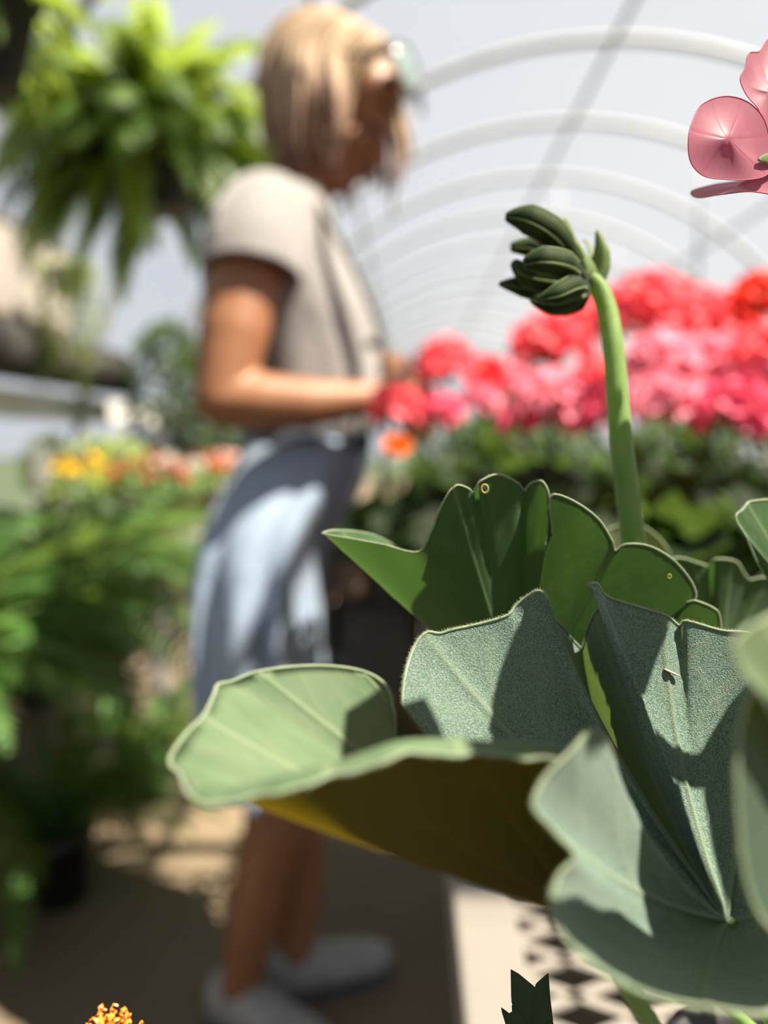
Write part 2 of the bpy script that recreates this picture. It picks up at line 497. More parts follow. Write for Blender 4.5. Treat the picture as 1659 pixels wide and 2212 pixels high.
# ------------------------------------------------------------------ benches
BZ = 0.67
def bench(x0, x1, y0, y1, z, label, lwd=0.058, swd=0.030, group=None, rail='bench_edge', top='bench_mesh'):
    b = tag(empty('plant_bench', ((x0 + x1) / 2, (y0 + y1) / 2, 0)), label, 'bench', group)
    for nm, lo, hi in (('edge_rail', (x0, y0, z - .05), (x0 + .037, y1, z)), ('edge_rail', (x1 - .037, y0, z - .05), (x1, y1, z)),
                       ('end_rail', (x0 + .037, y0, z - .05), (x1 - .037, y0 + .03, z - .001)), ('end_rail', (x0 + .037, y1 - .03, z - .05), (x1 - .037, y1, z - .001))):
        o = link(nm, MB().box(lo, hi).mesh(nm, False), M[rail], b)
        bv = o.modifiers.new('bevel', 'BEVEL'); bv.width = 0.003; bv.segments = 2
    for lx in (x0 + .11, x1 - .11):
        for ly in (y0 + .16, y1 - .16):
            link('leg', MB().box((lx - .022, ly - .022, 0), (lx + .022, ly + .022, z - .05)).mesh('leg', False), M['metal'], b)
    for ly in ramp(y0 + .16, y1 - .16, 3):
        link('cross_bar', MB().box((x0 + .037, ly - .012, z - .045), (x1 - .037, ly + .012, z - .012)).mesh('cross_bar', False), M['metal'], b)
    # expanded metal: staggered nodes joined by flat strands
    xs0, xs1, ys0, ys1 = x0 + .030, x1 - .030, y0 + .03, y1 - .03
    nx, ny = int((xs1 - xs0) / lwd), int((ys1 - ys0) / (swd / 2))
    g = MB()
    bw = swd * 0.13
    for j in range(ny):
        for i in range(nx + 1):
            x = xs0 + i * lwd + (lwd / 2 if j % 2 else 0)
            y = ys0 + j * swd / 2
            for s in (-1, 1):
                xe = x + s * lwd / 2
                ye = y + swd / 2
                if xe < xs0 - 1e-6 or xe > xs1 + 1e-6 or x > xs1:
                    continue
                zt, zb = z - .004, z - .0065
                a, c = (x, y), (xe, ye)
                g.add([(a[0], a[1] - bw, zt), (a[0], a[1] + bw, zt), (c[0], c[1] + bw, zt), (c[0], c[1] - bw, zt),
                       (a[0], a[1] - bw, zb), (a[0], a[1] + bw, zb), (c[0], c[1] + bw, zb), (c[0], c[1] - bw, zb)],
                      [(0, 1, 2, 3), (7, 6, 5, 4), (0, 3, 7, 4), (1, 5, 6, 2)])
    o = link('mesh_top', g.mesh('mesh_top', False), M[top], b)
    o['kind'] = 'stuff'
    return b

bench_r = bench(0.027, 1.10, -0.55, 1.75, BZ, 'white-edged expanded metal bench under the foreground geraniums', group='plant benches')
link('light_block_mat', MB().box((.075, .60, BZ - .0035), (1.06, 1.70, BZ - .0005)).mesh('light_block_mat', False), M['shade_cloth'], bench_r)  # unseen mat added to stop sun falling through onto the floor
bench(0.05, 1.10, 1.80, 4.4, BZ, 'metal plant bench further down the aisle behind the pink geraniums', 0.10, 0.055, 'plant benches')
bench(-1.42, -0.80, 0.4, 2.55, 0.36, 'low dark bench under the green ferns on the left', 0.08, 0.045, 'plant benches', 'timber', 'timber')
bench(-1.42, -0.78, 2.65, 7.4, 0.60, 'far left bench holding red, white and yellow flowers', 0.12, 0.07, 'plant benches')

# ------------------------------------------------------------------ pots
def pot_parts(parent, c, r, h, mat='black_plastic', sides=22):
    """tapered nursery pot standing at c, with rim lip and soil"""
    prof = [(0.0, 0.0), (r * .74, 0.0), (r * .76, .004), (r * .95, h * .84), (r * 1.0, h * .85), (r * 1.02, h), (r * .96, h), (r * .90, h * .88), (r * .9, h * .82)]
    p = link('pot', MB().lathe(prof, c, sides).mesh('pot'), M[mat], parent)
    s = MB().lathe([(r * .915, h * .86), (r * .6, h * .88), (r * .3, h * .87), (0.0005, h * .885)], c, sides).mesh('soil')
    link('soil', s, M['soil'], p)
    return p

# ------------------------------------------------------------------ generic leaf, floret and frond meshes
def lobed_leaf_mesh(name, seed, lobes=7, cup=0.25, nt=28, nr=3):
    rr = random.Random(seed)
    vv, ff = [(0, 0, 0)], []
    ph = rr.uniform(0, 6)
    gap = 0.35
    for j in range(1, nr + 1):
        q = j / nr
        for k in range(nt):
            t = gap / 2 + (2 * PI - gap) * k / (nt - 1)
            rad = 0.5 * (1 + 0.10 * math.cos(lobes * (t - gap / 2) / (2 * PI - gap) * 2 * PI + PI)) * (1 - 0.12 * math.cos(t))
            rr_ = rad * q
            z = cup * rr_ * rr_ * 2 + 0.045 * q * math.sin(4 * t + ph) * q + 0.02 * q * math.sin(lobes * t)
            vv.append((rr_ * -math.cos(t), rr_ * math.sin(t), z))
    for k in range(nt - 1):
        ff.append((0, 1 + k, 2 + k))
    for j in range(nr - 1):
        for k in range(nt - 1):
            a = 1 + j * nt + k
            ff.append((a, a + nt, a + nt + 1, a + 1))
    me = make_mesh(name, vv, ff)
    return me

G_LEAF = [lobed_leaf_mesh('geranium_leaf', s, 7, c) for s, c in ((1, .25), (2, .45), (3, -.15), (4, .6))]

def petal_grid(L, Wd, curl, nu=4, nv=4, notch=0.0, base=0.12):
    vv, ff = [], []
    for i in range(nu + 1):
        q = i / nu
        w = Wd * (base + (1 - base) * math.sin(PI * min(1, q * .62 + .02)) ** 0.9) * (1 if q < .85 else 0.86)
        for k in range(nv + 1):
            s = -1 + 2 * k / nv
            x = L * q * (1 - 0.14 * s * s * q + notch * (1 - abs(s)) * -q)
            vv.append((x, w * s / 2, curl * q * q * L + 0.10 * Wd * s * s * q))
    for i in range(nu):
        for k in range(nv):
            a = i * (nv + 1) + k
            ff.append((a, a + 1, a + nv + 2, a + nv + 1))
    return vv, ff

def floret_mesh(name, seed):
    rr = random.Random(seed)
    m = MB()
    for k in range(5):
        v, f = petal_grid(1.0 * rr.uniform(.9, 1.1), 0.85 * rr.uniform(.9, 1.1), rr.uniform(.05, .35), 3, 2)
        rot = Matrix.Rotation(2 * PI * k / 5 + rr.uniform(-.12, .12), 3, 'Z') @ Matrix.Rotation(-rr.uniform(.1, .5), 3, 'Y')
        m.add([rot @ Vector(p) for p in v], f)
    return m.mesh(name)
FLORETS = {k: [] for k in ('red', 'coral', 'pink', 'rose', 'scarlet')}
for k in FLORETS:
    for s in range(3):
        me = floret_mesh('floret_' + k, s + 11)
        me.materials.append(M[k])
        FLORETS[k].append(me)

def frond_mesh(name, L, elev, droop, pairs, plen, pw, seed, mat, feather=1.0):
    """fern frond that leaves the origin along +X at elev and bends down"""
    rr = random.Random(seed)
    m = MB()
    pts, tn = [], []
    p = Vector((0, 0, 0))
    n = pairs
    for i in range(n + 1):
        a = elev - droop * (i / n) ** 1.3
        d = Vector((math.cos(a), 0, math.sin(a)))
        pts.append(p.copy()); tn.append(d)
        p = p + d * (L / n)
    m.tube(pts[::4] + [pts[-1]], ramp(0.0022, 0.0006, len(pts[::4]) + 1), 4, False)
    for i in range(1, n + 1):
        q = i / n
        l = plen * (math.sin(PI * min(1, q * .88 + .10)) ** 0.7) * rr.uniform(.85, 1.1)
        up = Vector((-tn[i].z, 0, tn[i].x))
        for s in (-1, 1):
            d = (Vector((0, s, 0)) + tn[i] * 0.45 + up * rr.uniform(-.35, .05)).normalized()
            a = pts[i]
            b = a + d * l * .55 - Vector((0, 0, l * .06))
            c = a + d * l - Vector((0, 0, l * .30))
            w = tn[i] * pw
            m.add([a - w * .5, a + w * .5, b + w * .5, b - w * .5, c], [(0, 1, 2, 3), (3, 2, 4)])
    me = m.mesh(name)
    me.materials.append(mat)
    return me

def blade_mesh(name, L, elev, droop, w, mat, n=10):
    m = MB()
    p = Vector((0, 0, 0)); vv, ff = [], []
    for i in range(n + 1):
        q = i / n
        a = elev - droop * q ** 1.4
        d = Vector((math.cos(a), 0, math.sin(a)))
        ww = w * (0.5 + 0.5 * math.sin(PI * min(1, q * 1.1 + .15))) * (1 - q ** 3)
        up = Vector((-d.z, 0, d.x)) * ww * .25
        vv += [p + Vector((0, -ww / 2, 0)) + up, p - up * .3, p + Vector((0, ww / 2, 0)) + up]
        p = p + d * (L / n)
    for i in range(n):
        for k in range(2):
            a = i * 3 + k
            ff.append((a, a + 1, a + 4, a + 3))
    m.add(vv, ff)
    me = m.mesh(name); me.materials.append(mat)
    return me

FRONDS = [frond_mesh('fern_frond', .42, e, dr, 26, .050, .011, i, M['fern']) for i, (e, dr) in enumerate(((1.2, 2.0), (.9, 1.9), (.5, 1.6), (1.35, 1.6)))]
H_FRONDS = [frond_mesh('hanging_frond', .36, e, dr, 26, .050, .012, i + 9, M['hanging_fern']) for i, (e, dr) in enumerate(((1.2, 2.2), (.8, 2.0), (.3, 1.6), (1.4, 1.8), (-.1, 1.35), (.5, 2.1)))]
BLADES = [blade_mesh('grass_blade', .46, e, dr, .014, M['grass']) for e, dr in ((1.3, 2.3), (1.1, 2.5), (.8, 2.0))]

def foliage_mesh(name, centre, rad, n, size, seed, mat, flat=1.0, droop=0.0):
    """a crown of n small leaves in an ellipsoid"""
    rr = random.Random(seed)
    m = MB()
    for i in range(n):
        while True:
            d = Vector((rr.uniform(-1, 1), rr.uniform(-1, 1), rr.uniform(-1, 1)))
            if 0.05 < d.length < 1:
                break
        d = d.normalized() * (d.length ** 0.4)
        c = Vector(centre) + Vector((d.x * rad[0], d.y * rad[1], d.z * rad[2]))
        a = Vector((d.x + rr.uniform(-.6, .6), d.y + rr.uniform(-.6, .6), rr.uniform(-.7, .5) - droop)).normalized()
        b = a.cross(Vector((rr.uniform(-.4, .4), rr.uniform(-.4, .4), 1))).normalized()
        s = size * rr.uniform(.6, 1.25)
        up = a.cross(b) * s * .12
        m.add([c - a * s, c + b * s * .42 + up, c + a * s, c - b * s * .42 + up, c + a * s * .1 - up], [(0, 1, 4), (1, 2, 4), (2, 3, 4), (3, 0, 4)])
    me = m.mesh(name)
    me.materials.append(mat)
    return me

# ------------------------------------------------------------------ foreground leaves: a surface from the stalk point to a ruffled rim
def closed_curve(pts, n, smooth=True):
    P = np.array([tuple(p) for p in pts])
    m = len(P)
    seg = np.linalg.norm(np.roll(P, -1, 0) - P, axis=1)
    cum = np.concatenate([[0], np.cumsum(seg)])
    out = []
    for k in range(n):
        s = cum[-1] * k / n
        i = min(int(np.searchsorted(cum, s, side='right')) - 1, m - 1)
        t = (s - cum[i]) / max(seg[i], 1e-9)
        if smooth:
            # centripetal-like tangents so that close points do not overshoot
            p0, p1, p2, p3 = P[i - 1], P[i], P[(i + 1) % m], P[(i + 2) % m]
            d0, d1, d2 = seg[i - 1], seg[i], seg[(i + 1) % m]
            m1 = (p2 - p0) / (d0 + d1) * d1
            m2 = (p3 - p1) / (d1 + d2) * d1
            t2, t3 = t * t, t * t * t
            out.append((2 * t3 - 3 * t2 + 1) * p1 + (t3 - 2 * t2 + t) * m1 + (-2 * t3 + 3 * t2) * p2 + (t3 - t2) * m2)
        else:
            out.append(P[i] * (1 - t) + P[(i + 1) % m] * t)
    return np.array(out)

def big_leaf(name, parent, mat, C, rim, sag=(0, 0, 0), n=320, nr=22, veins=9, vein_at=None, groove=0.0004, bead=0.00028,
             rim_hair=0, face_hair=0, hair_len=0.0007, smooth=True, ruffle=0.35, seed=1, vein_w=0.0006, side_hair=1, folds=(), under=None, under_off=0.00022, lip=None, margin='margin'):
    rr = np.random.RandomState(seed)
    c = np.array(tuple(at(*C)))
    rimw = closed_curve([at(*p) for p in rim], n, smooth)
    # smoothed rim steers the inner surface
    k = max(3, int(n * 0.035))
    ker = np.hanning(2 * k + 1); ker /= ker.sum()
    sm = np.stack([np.convolve(np.concatenate([rimw[-k:, a], rimw[:, a], rimw[:k, a]]), ker, 'valid') for a in range(3)], 1)
    sag = np.array(sag)
    mid = c + (sm - c) * 0.55 + sag
    rs = np.linspace(0, 1, nr + 1)[1:] ** 0.85
    rows = []
    for r in rs:
        mix = np.clip((r - ruffle) / (1 - ruffle), 0, 1) ** 1.6
        end = sm * (1 - mix) + rimw * mix
        rows.append((1 - r) ** 2 * c + 2 * r * (1 - r) * mid + r * r * end)
    G = np.array(rows)                                   # nr x n x 3
    if folds:
        P = np.array([tuple(at(*p)) for p in rim])
        seg = np.linalg.norm(np.roll(P, -1, 0) - P, axis=1)
        cum = np.concatenate([[0], np.cumsum(seg)]) / seg.sum()
        for idx, vec, wd in folds:                       # pleats that run from the stalk to rim point idx
            dth = np.abs((np.arange(n) / n - cum[idx] + .5) % 1 - .5)
            prof = np.exp(-(dth[None, :] / (wd * (.45 + .55 * rs[:, None]))) ** 2) * (np.sin(PI * np.clip(rs, 0, 1) ** 1.1 * .86)[:, None])
            G = G + prof[:, :, None] * np.array(vec)
    if lip:                                              # margin that rolls outwards between two rim points
        P = np.array([tuple(at(*p)) for p in rim])
        seg = np.linalg.norm(np.roll(P, -1, 0) - P, axis=1)
        cum = np.concatenate([[0], np.cumsum(seg)]) / seg.sum()
        t = np.arange(n) / n
        a0, a1, vec, soft = cum[lip[0]], cum[lip[1]], np.array(lip[2]), .03
        w = np.clip((t - a0) / soft, 0, 1) * np.clip((a1 - t) / soft, 0, 1)
        w = w * w * (3 - 2 * w)
        w = w * (1 + .12 * np.sin(t * 97) + .05 * np.sin(t * 211))
        ext = [G[-1] + w[:, None] * (vec * q + np.array((0, 0, .0009)) * math.sin(PI * q)) for q in (.3, .65, 1.0)]
        G = np.concatenate([G, np.array(ext)], 0)
        nr += 3
        rs = np.concatenate([rs, [1, 1, 1]])
    du = np.roll(G, -1, 1) - np.roll(G, 1, 1)
    dv = np.gradient(G, axis=0)
    N = np.cross(du, dv)
    N /= np.maximum(np.linalg.norm(N, axis=2, keepdims=True), 1e-12)
    # veins: branching lines from the stalk to the rim
    va = vein_at if vein_at is not None else [(i + .5) / veins for i in range(veins)]
    vein = np.zeros((nr, n))
    tt = (np.arange(n) + .0) / n
    rad = np.linalg.norm(G - c, axis=2)
    for a in va:
        dth = np.abs((tt - a + .5) % 1 - .5)
        arc = np.linalg.norm(np.roll(rimw, -1, 0) - rimw, axis=1).mean() * n
        for j, r in enumerate(rs):
            dist = dth * arc * r
            vein[j] = np.maximum(vein[j], np.exp(-(dist / (vein_w * (1.25 - .6 * r))) ** 2))
            off = r - dth * 7.0
            br = np.abs(((off * 4.2) % 1) - .5) * 2        # side veins
            vein[j] = np.maximum(vein[j], 0.42 * np.exp(-((1 - br) / .10) ** 2) * (dth < .5 / len(va)) * (r > .25) * (r < .97))
    G = G + N * (groove * vein * (1 - .5 * rs[:, None]))[:, :, None]
    wob = rr.normal(0, 1, (6,))
    verts = [tuple(c)] + [tuple(p) for p in G.reshape(-1, 3)]
    faces = [(0, 1 + i, 1 + (i + 1) % n) for i in range(n)]
    for j in range(nr - 1):
        a0, b0 = 1 + j * n, 1 + (j + 1) * n
        for i in range(n):
            i2 = (i + 1) % n
            faces.append((a0 + i, b0 + i, b0 + i2, a0 + i2))
    vv = [0.0] + list(vein.reshape(-1))
    mb = MB(); mb.v = list(verts); mb.f = list(faces)
    if bead:
        ring = [Vector(p) for p in G[-1]]
        ring.append(ring[0])
        n0 = len(mb.v)
        mb.tube(ring, bead, 5, False)
        vv += [0.75] * (len(mb.v) - n0)
    n_top = len(mb.f)
    n_blade = len(faces)
    if under is not None:                                 # the lower skin of the blade
        Gu = G + N * under_off
        cu = c + N[0].mean(0) * under_off
        mb.add([tuple(cu)] + [tuple(p) for p in Gu.reshape(-1, 3)], faces)
        vv += [0.0] + list(vein.reshape(-1) * .35)
    me = mb.mesh(name)
    me.materials.append(mat); me.materials.append(M[margin]); me.materials.append(under or mat)
    me.polygons.foreach_set('material_index', [0] * n_blade + [1] * (n_top - n_blade) + [2] * (len(me.polygons) - n_top))
    at_ = me.attributes.new('vein', 'FLOAT', 'POINT')
    at_.data.foreach_set('value', vv)
    o = link(name, me, mat, parent)
    o['_rim'] = 0
    del o['_rim']
    if rim_hair or face_hair:
        hv, hf = [], []
        def hair(p, d, L, w):
            d = d / np.linalg.norm(d)
            s = np.cross(d, rr.normal(0, 1, 3)); s /= np.linalg.norm(s)
            q = np.cross(d, s)
            b = len(hv)
            bend = rr.normal(0, .18, 3) * L
            hv.extend([tuple(p + s * w), tuple(p - s * w * .5 + q * w * .87), tuple(p - s * w * .5 - q * w * .87), tuple(p + d * L + bend)])
            hf.extend([(b, b + 1, b + 3), (b + 1, b + 2, b + 3), (b + 2, b, b + 3)])
        out = G[-1] - G[-4]
        for _ in range(rim_hair):
            i = rr.randint(n)
            f = rr.rand()
            p = G[-1][i] * (1 - f) + G[-1][(i + 1) % n] * f
            d = out[i] / np.linalg.norm(out[i]) + N[-1][i] * rr.normal(0, .6) + rr.normal(0, .25, 3)
            hair(p, d, hair_len * rr.uniform(.5, 1.2), 0.00005)
        for _ in range(face_hair):
            i = rr.randint(n); j = min(nr - 1, int(nr * math.sqrt(rr.uniform(.15, 1))))
            f = rr.rand(); g = rr.rand(); j0 = max(j - 1, 0)
            p = (G[j][i] * (1 - f) + G[j][(i + 1) % n] * f) * (1 - g) + (G[j0][i] * (1 - f) + G[j0][(i + 1) % n] * f) * g
            hair(p, N[j][i] * side_hair + rr.normal(0, .5, 3), hair_len * rr.uniform(.3, .8), 0.00003)
        h = link('leaf_hair', make_mesh('leaf_hair', hv, hf, False), M['down_hair'], o)
        h['kind'] = 'stuff'
    return o, G

FG = tag(empty('geranium_plant', (0.118, 0.178, BZ)), 'large downy geranium in the foreground with cupped leaves and a drooping bud', 'plant')
pot_parts(FG, (0.118, 0.178, BZ), 0.06, 0.115)
SOIL = Vector((0.118, 0.178, BZ + 0.10))

def petiole(parent, C, foot, r=0.0016, mid=None, mat='stem'):
    a = at(*C)
    pts = [a, mid or (a.lerp(foot, .5) + Vector((0, 0, -0.012))), foot]
    path = smooth_path(pts, 8)
    return link('petiole', MB().tube(path, ramp(r, r * 1.25, len(path)), 8).mesh('petiole'), M[mat], parent)

L1_RIM = [(905, 1192, .186), (930, 1150, .184), (955, 1090, .182), (985, 1049, .181), (1013, 1056, .182), (1022, 1066, .185), (1038, 1040, .182), (1075, 1025, .183),
          (1118, 1043, .185), (1133, 1060, .189), (1146, 1044, .188), (1170, 1039, .187), (1184, 1062, .187), (1190, 1120, .189), (1180, 1178, .188), (1192, 1150, .184), (1188, 1085, .180), (1196, 1068, .179),
          (1242, 1084, .180), (1292, 1121, .181), (1322, 1168, .184), (1330, 1190, .188), (1350, 1176, .186), (1400, 1179, .186), (1450, 1206, .187), (1486, 1245, .188),
          (1503, 1282, .190), (1490, 1310, .194), (1484, 1302, .190), (1504, 1298, .188), (1552, 1324, .190), (1545, 1400, .202),
          (1480, 1370, .225), (1300, 1320, .24), (1100, 1300, .24), (960, 1240, .235), (868, 1188, .222), (812, 1158, .214), (765, 1148, .208), (718, 1146, .199),
          (699, 1153, .194), (760, 1164, .190), (830, 1177, .188)]
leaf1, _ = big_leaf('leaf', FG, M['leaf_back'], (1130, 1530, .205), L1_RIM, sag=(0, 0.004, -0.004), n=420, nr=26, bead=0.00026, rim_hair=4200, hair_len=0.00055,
                    vein_at=[.05, .16, .22, .30, .38, .46, .57, .72, .9], groove=0.0005, seed=3, vein_w=0.0004)
leaf1['label'] = 'dark green fan-shaped leaf behind, with a pointed folded lobe'
petiole(FG, (1130, 1530, .205), SOIL + Vector((0.004, 0.012, 0)))

L2_RIM = [(905, 1600, .157), (873, 1555, .156), (871, 1480, .158), (889, 1408, .161), (920, 1366, .163), (950, 1368, .164), (972, 1361, .1645), (1040, 1346, .166),
          (1098, 1328, .167), (1112, 1310, .168), (1135, 1291, .168), (1162, 1278, .167), (1181, 1292, .165), (1194, 1330, .169), (1230, 1355, .175), (1262, 1384, .180), (1274, 1396, .182),
          (1276, 1345, .175), (1284, 1298, .167), (1272, 1280, .163), (1265, 1266, .161), (1284, 1262, .162), (1312, 1289, .167), (1380, 1311, .169), (1440, 1330, .170),
          (1469, 1352, .172), (1480, 1341, .170), (1560, 1362, .170), (1620, 1368, .169), (1690, 1400, .166), (1760, 1520, .158), (1800, 1750, .146), (1790, 2000, .132),
          (1730, 2150, .112), (1659, 2188, .106), (1540, 2178, .103), (1400, 2148, .101), (1290, 2090, .101), (1220, 2025, .102), (1190, 1955, .103), (1205, 1895, .105),
          (1240, 1850, .107), (1200, 1800, .106), (1152, 1742, .106), (1175, 1685, .108), (1235, 1622, .111), (1278, 1578, .115), (1310, 1605, .120), (1325, 1670, .130),
          (1240, 1710, .150), (1100, 1700, .155), (980, 1660, .156)]
leaf2, G2 = big_leaf('leaf', FG, M['leaf_down'], (1570, 1990, .152), L2_RIM, sag=(0.0, 0.008, -0.010), n=460, nr=34, bead=0.00030, rim_hair=8000, face_hair=9000,
                     vein_at=[.06, .155, .235, .33, .41, .52, .66, .76, .87], groove=0.0007, seed=5, ruffle=0.40, side_hair=-1,
                     folds=[(18, (0.002, -.007, .003), .022), (15, (-.002, .009, -.004), .03), (11, (0, -.003, .001), .02)])
leaf2['label'] = 'sharp grey-green downy leaf cupped like a bowl'
petiole(FG, (1570, 1990, .152), SOIL + Vector((0.0, -0.012, 0)))

UNDER3 = -0.00025
L3_RIM = [(367, 1640, .118), (398, 1590, .121), (440, 1545, .126), (462, 1500, .132), (472, 1478, .136), (500, 1472, .138), (560, 1450, .140), (680, 1438, .143), (780, 1449, .144),
          (833, 1480, .143), (853, 1540, .141), (866, 1600, .140), (1000, 1650, .140), (1150, 1670, .134), (1238, 1640, .124), (1205, 1614, .119), (1050, 1600, .115), (900, 1597, .112),
          (850, 1604, .111), (750, 1638, .110), (640, 1666, .109), (520, 1696, .109), (430, 1692, .111), (385, 1668, .114)]
leaf3, _ = big_leaf('leaf', FG, M['leaf_front'], (1265, 1990, .128), L3_RIM, sag=(0.0, 0.002, -0.002), n=300, nr=22, bead=0.00030, rim_hair=1500, seed=8, vein_w=0.0006, under=M['leaf_under'], under_off=UNDER3, lip=(14, 23, (0, -.0038, -.0006)))
leaf3['label'] = 'blurred pale leaf with a yellow-olive underside'
petiole(FG, (1265, 1990, .128), SOIL + Vector((-0.012, -0.01, 0)))

big = big_leaf('leaf', FG, M['leaf_back'], (1560, 1430, .235), [(1440, 1215, .225), (1466, 1205, .225), (1518, 1219, .227), (1530, 1222, .229), (1545, 1208, .226), (1590, 1213, .228),
               (1606, 1236, .23), (1620, 1252, .232), (1640, 1248, .232), (1700, 1250, .235), (1730, 1350, .24), (1600, 1390, .255), (1450, 1320, .255)],
               sag=(0, .003, -.003), n=160, nr=12, rim_hair=700, seed=12)[0]
petiole(FG, (1560, 1430, .235), SOIL + Vector((0.02, 0.015, 0)))
big_leaf('leaf', FG, M['leaf_front'], (1370, 1275, .255), [(1300, 1155, .25), (1330, 1137, .25), (1380, 1133, .25), (1424, 1163, .25), (1446, 1196, .25), (1420, 1240, .275), (1310, 1235, .275)],
         n=120, nr=8, seed=14)
petiole(FG, (1370, 1275, .255), SOIL + Vector((0.01, 0.02, 0)))

# dark beads as the shade inside two insect holes of the fan-shaped leaf, yellow-rimmed
M['hole'] = plain('hole_dark', (0.012, 0.016, 0.008), (0.02, 0.02, 0.01), 0.9, 300)
M['hole_rim'] = plain('hole_rim_yellow', (0.42, 0.36, 0.05), (0.3, 0.28, 0.04), 0.7, 600)
for (u, v, d, rp_) in ((1047, 1056, .1815, 9), (1446, 1245, .1862, 4.5)):
    c0 = at(u, v, d)
    r0 = rp_ * d / F_PX
    fwd = CAM_M.to_3x3() @ Vector((0, 0, 1))
    ax = CAM_M.to_3x3() @ Vector((1, 0, 0)); ay = CAM_M.to_3x3() @ Vector((0, 1, 0))
    ring = [c0 + (ax * math.cos(t) * .8 + ay * math.sin(t)) * r0 for t in [2 * PI * i / 16 for i in range(17)]]
    rg = link('insect_hole_rim', MB().tube(ring, r0 * .3, 6, False).mesh('insect_hole_rim'), M['hole_rim'], leaf1)
    link('insect_hole_shade', MB().ellipsoid(c0, (r0 * .75, r0 * .25, r0 * .9)).mesh('insect_hole_shade'), M['hole'], leaf1)

# flower stalk with the nodding bud cluster
stalk_pts = smooth_path([at(1420, 1460, .225), at(1374, 1200, .212), at(1353, 1050, .210), at(1337, 900, .210), at(1327, 770, .211), at(1314, 680, .213), at(1296, 628, .214), at(1272, 600, .214)], 8)
stalk_pts = smooth_path([SOIL + Vector((.0, .016, 0)), Vector((.094, .205, .83)), stalk_pts[0]], 6)[:-1] + stalk_pts
nb = len(stalk_pts)
stalk = link('flower_stalk', MB().tube(stalk_pts, [0.0034 - 0.0010 * i / nb for i in range(nb)], 14).mesh('flower_stalk'), M['stem'], FG)
rh = np.random.RandomState(4)
hv, hf = [], []
for _ in range(2600):
    i = rh.randint(12, nb - 1)
    p0, p1 = stalk_pts[i], stalk_pts[min(i + 1, nb - 1)]
    ax = (p1 - p0).normalized() if i < nb - 1 else (p0 - stalk_pts[i - 1]).normalized()
    d = Vector(rh.normal(0, 1, 3)); d = (d - ax * d.dot(ax)).normalized()
    p = p0.lerp(p1, rh.rand()) + d * (0.0034 - 0.0010 * i / nb) * 0.97
    e = (d + ax * rh.normal(0, .3)).normalized(); L = rh.uniform(.0003, .0008)
    s = e.orthogonal().normalized() * 0.00003; b = len(hv)
    q = e.cross(s)
    hv += [tuple(p + s), tuple(p - s * .5 + q * .87), tuple(p - s * .5 - q * .87), tuple(p + e * L)]
    hf += [(b, b + 1, b + 3), (b + 1, b + 2, b + 3), (b + 2, b, b + 3)]
h = link('stalk_hair', make_mesh('stalk_hair', hv, hf, False), M['down_hair'], stalk); h['kind'] = 'stuff'

PX = 0.214 / F_PX
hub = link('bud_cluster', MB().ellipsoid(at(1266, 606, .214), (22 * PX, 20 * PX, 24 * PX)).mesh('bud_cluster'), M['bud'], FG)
hub['label'] = 'nodding cluster of dark green flower buds'
BUDS = [([(1262, 590, .213), (1232, 545, .211), (1190, 500, .209), (1140, 474, .209), (1092, 468, .210)], [10, 20, 31, 30, 7]),
        ([(1258, 596, .218), (1210, 560, .220), (1150, 535, .222), (1104, 534, .222)], [9, 24, 22, 9]),
        ([(1262, 604, .208), (1220, 572, .203), (1170, 562, .201), (1132, 570, .201)], [10, 26, 26, 9]),
        ([(1262, 612, .214), (1200, 604, .212), (1140, 592, .212), (1108, 566, .213)], [10, 30, 26, 7]),
        ([(1262, 618, .216), (1200, 632, .217), (1130, 618, .217), (1078, 613, .217)], [10, 26, 22, 3]),
        ([(1266, 620, .207), (1236, 620, .203), (1200, 636, .201), (1168, 646, .201)], [10, 24, 20, 5]),
        ([(1268, 625, .212), (1234, 642, .210), (1190, 652, .210), (1146, 646, .211)], [11, 26, 26, 5]),
        ([(1268, 630, .217), (1246, 650, .218), (1218, 664, .218), (1186, 676, .218)], [10, 24, 20, 4]),
        ([(1262, 600, .222), (1200, 590, .227), (1150, 578, .228), (1116, 600, .228)], [10, 26, 24, 6])]
for pts, rad in BUDS:
    path = smooth_path([at(*p) for p in pts], 5)
    n = len(path)
    rads = [np.interp(i / (n - 1) * (len(rad) - 1), range(len(rad)), rad) * PX for i in range(n)]
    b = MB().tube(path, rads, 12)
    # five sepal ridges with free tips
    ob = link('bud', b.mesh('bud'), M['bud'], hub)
for k in range(7):
    pts, rad = BUDS[k]
    path = smooth_path([at(*p) for p in pts], 5)
    n = len(path)
    m = MB()
    for s in range(4):
        th = PI / 2 * s + .4
        line = []
        for i in range(3, n):
            t = (path[min(i + 1, n - 1)] - path[i - 1]).normalized()
            a = t.orthogonal().normalized(); c2 = t.cross(a)
            r_ = np.interp(i / (n - 1) * (len(rad) - 1), range(len(rad)), rad) * PX
            line.append(path[i] + (a * math.cos(th) + c2 * math.sin(th)) * r_ * 1.0)
        m.tube(line, ramp(3.2 * PX, 1.2 * PX, len(line)), 5)
    link('sepal_edge', m.mesh('sepal_edge'), M['bract'], hub)
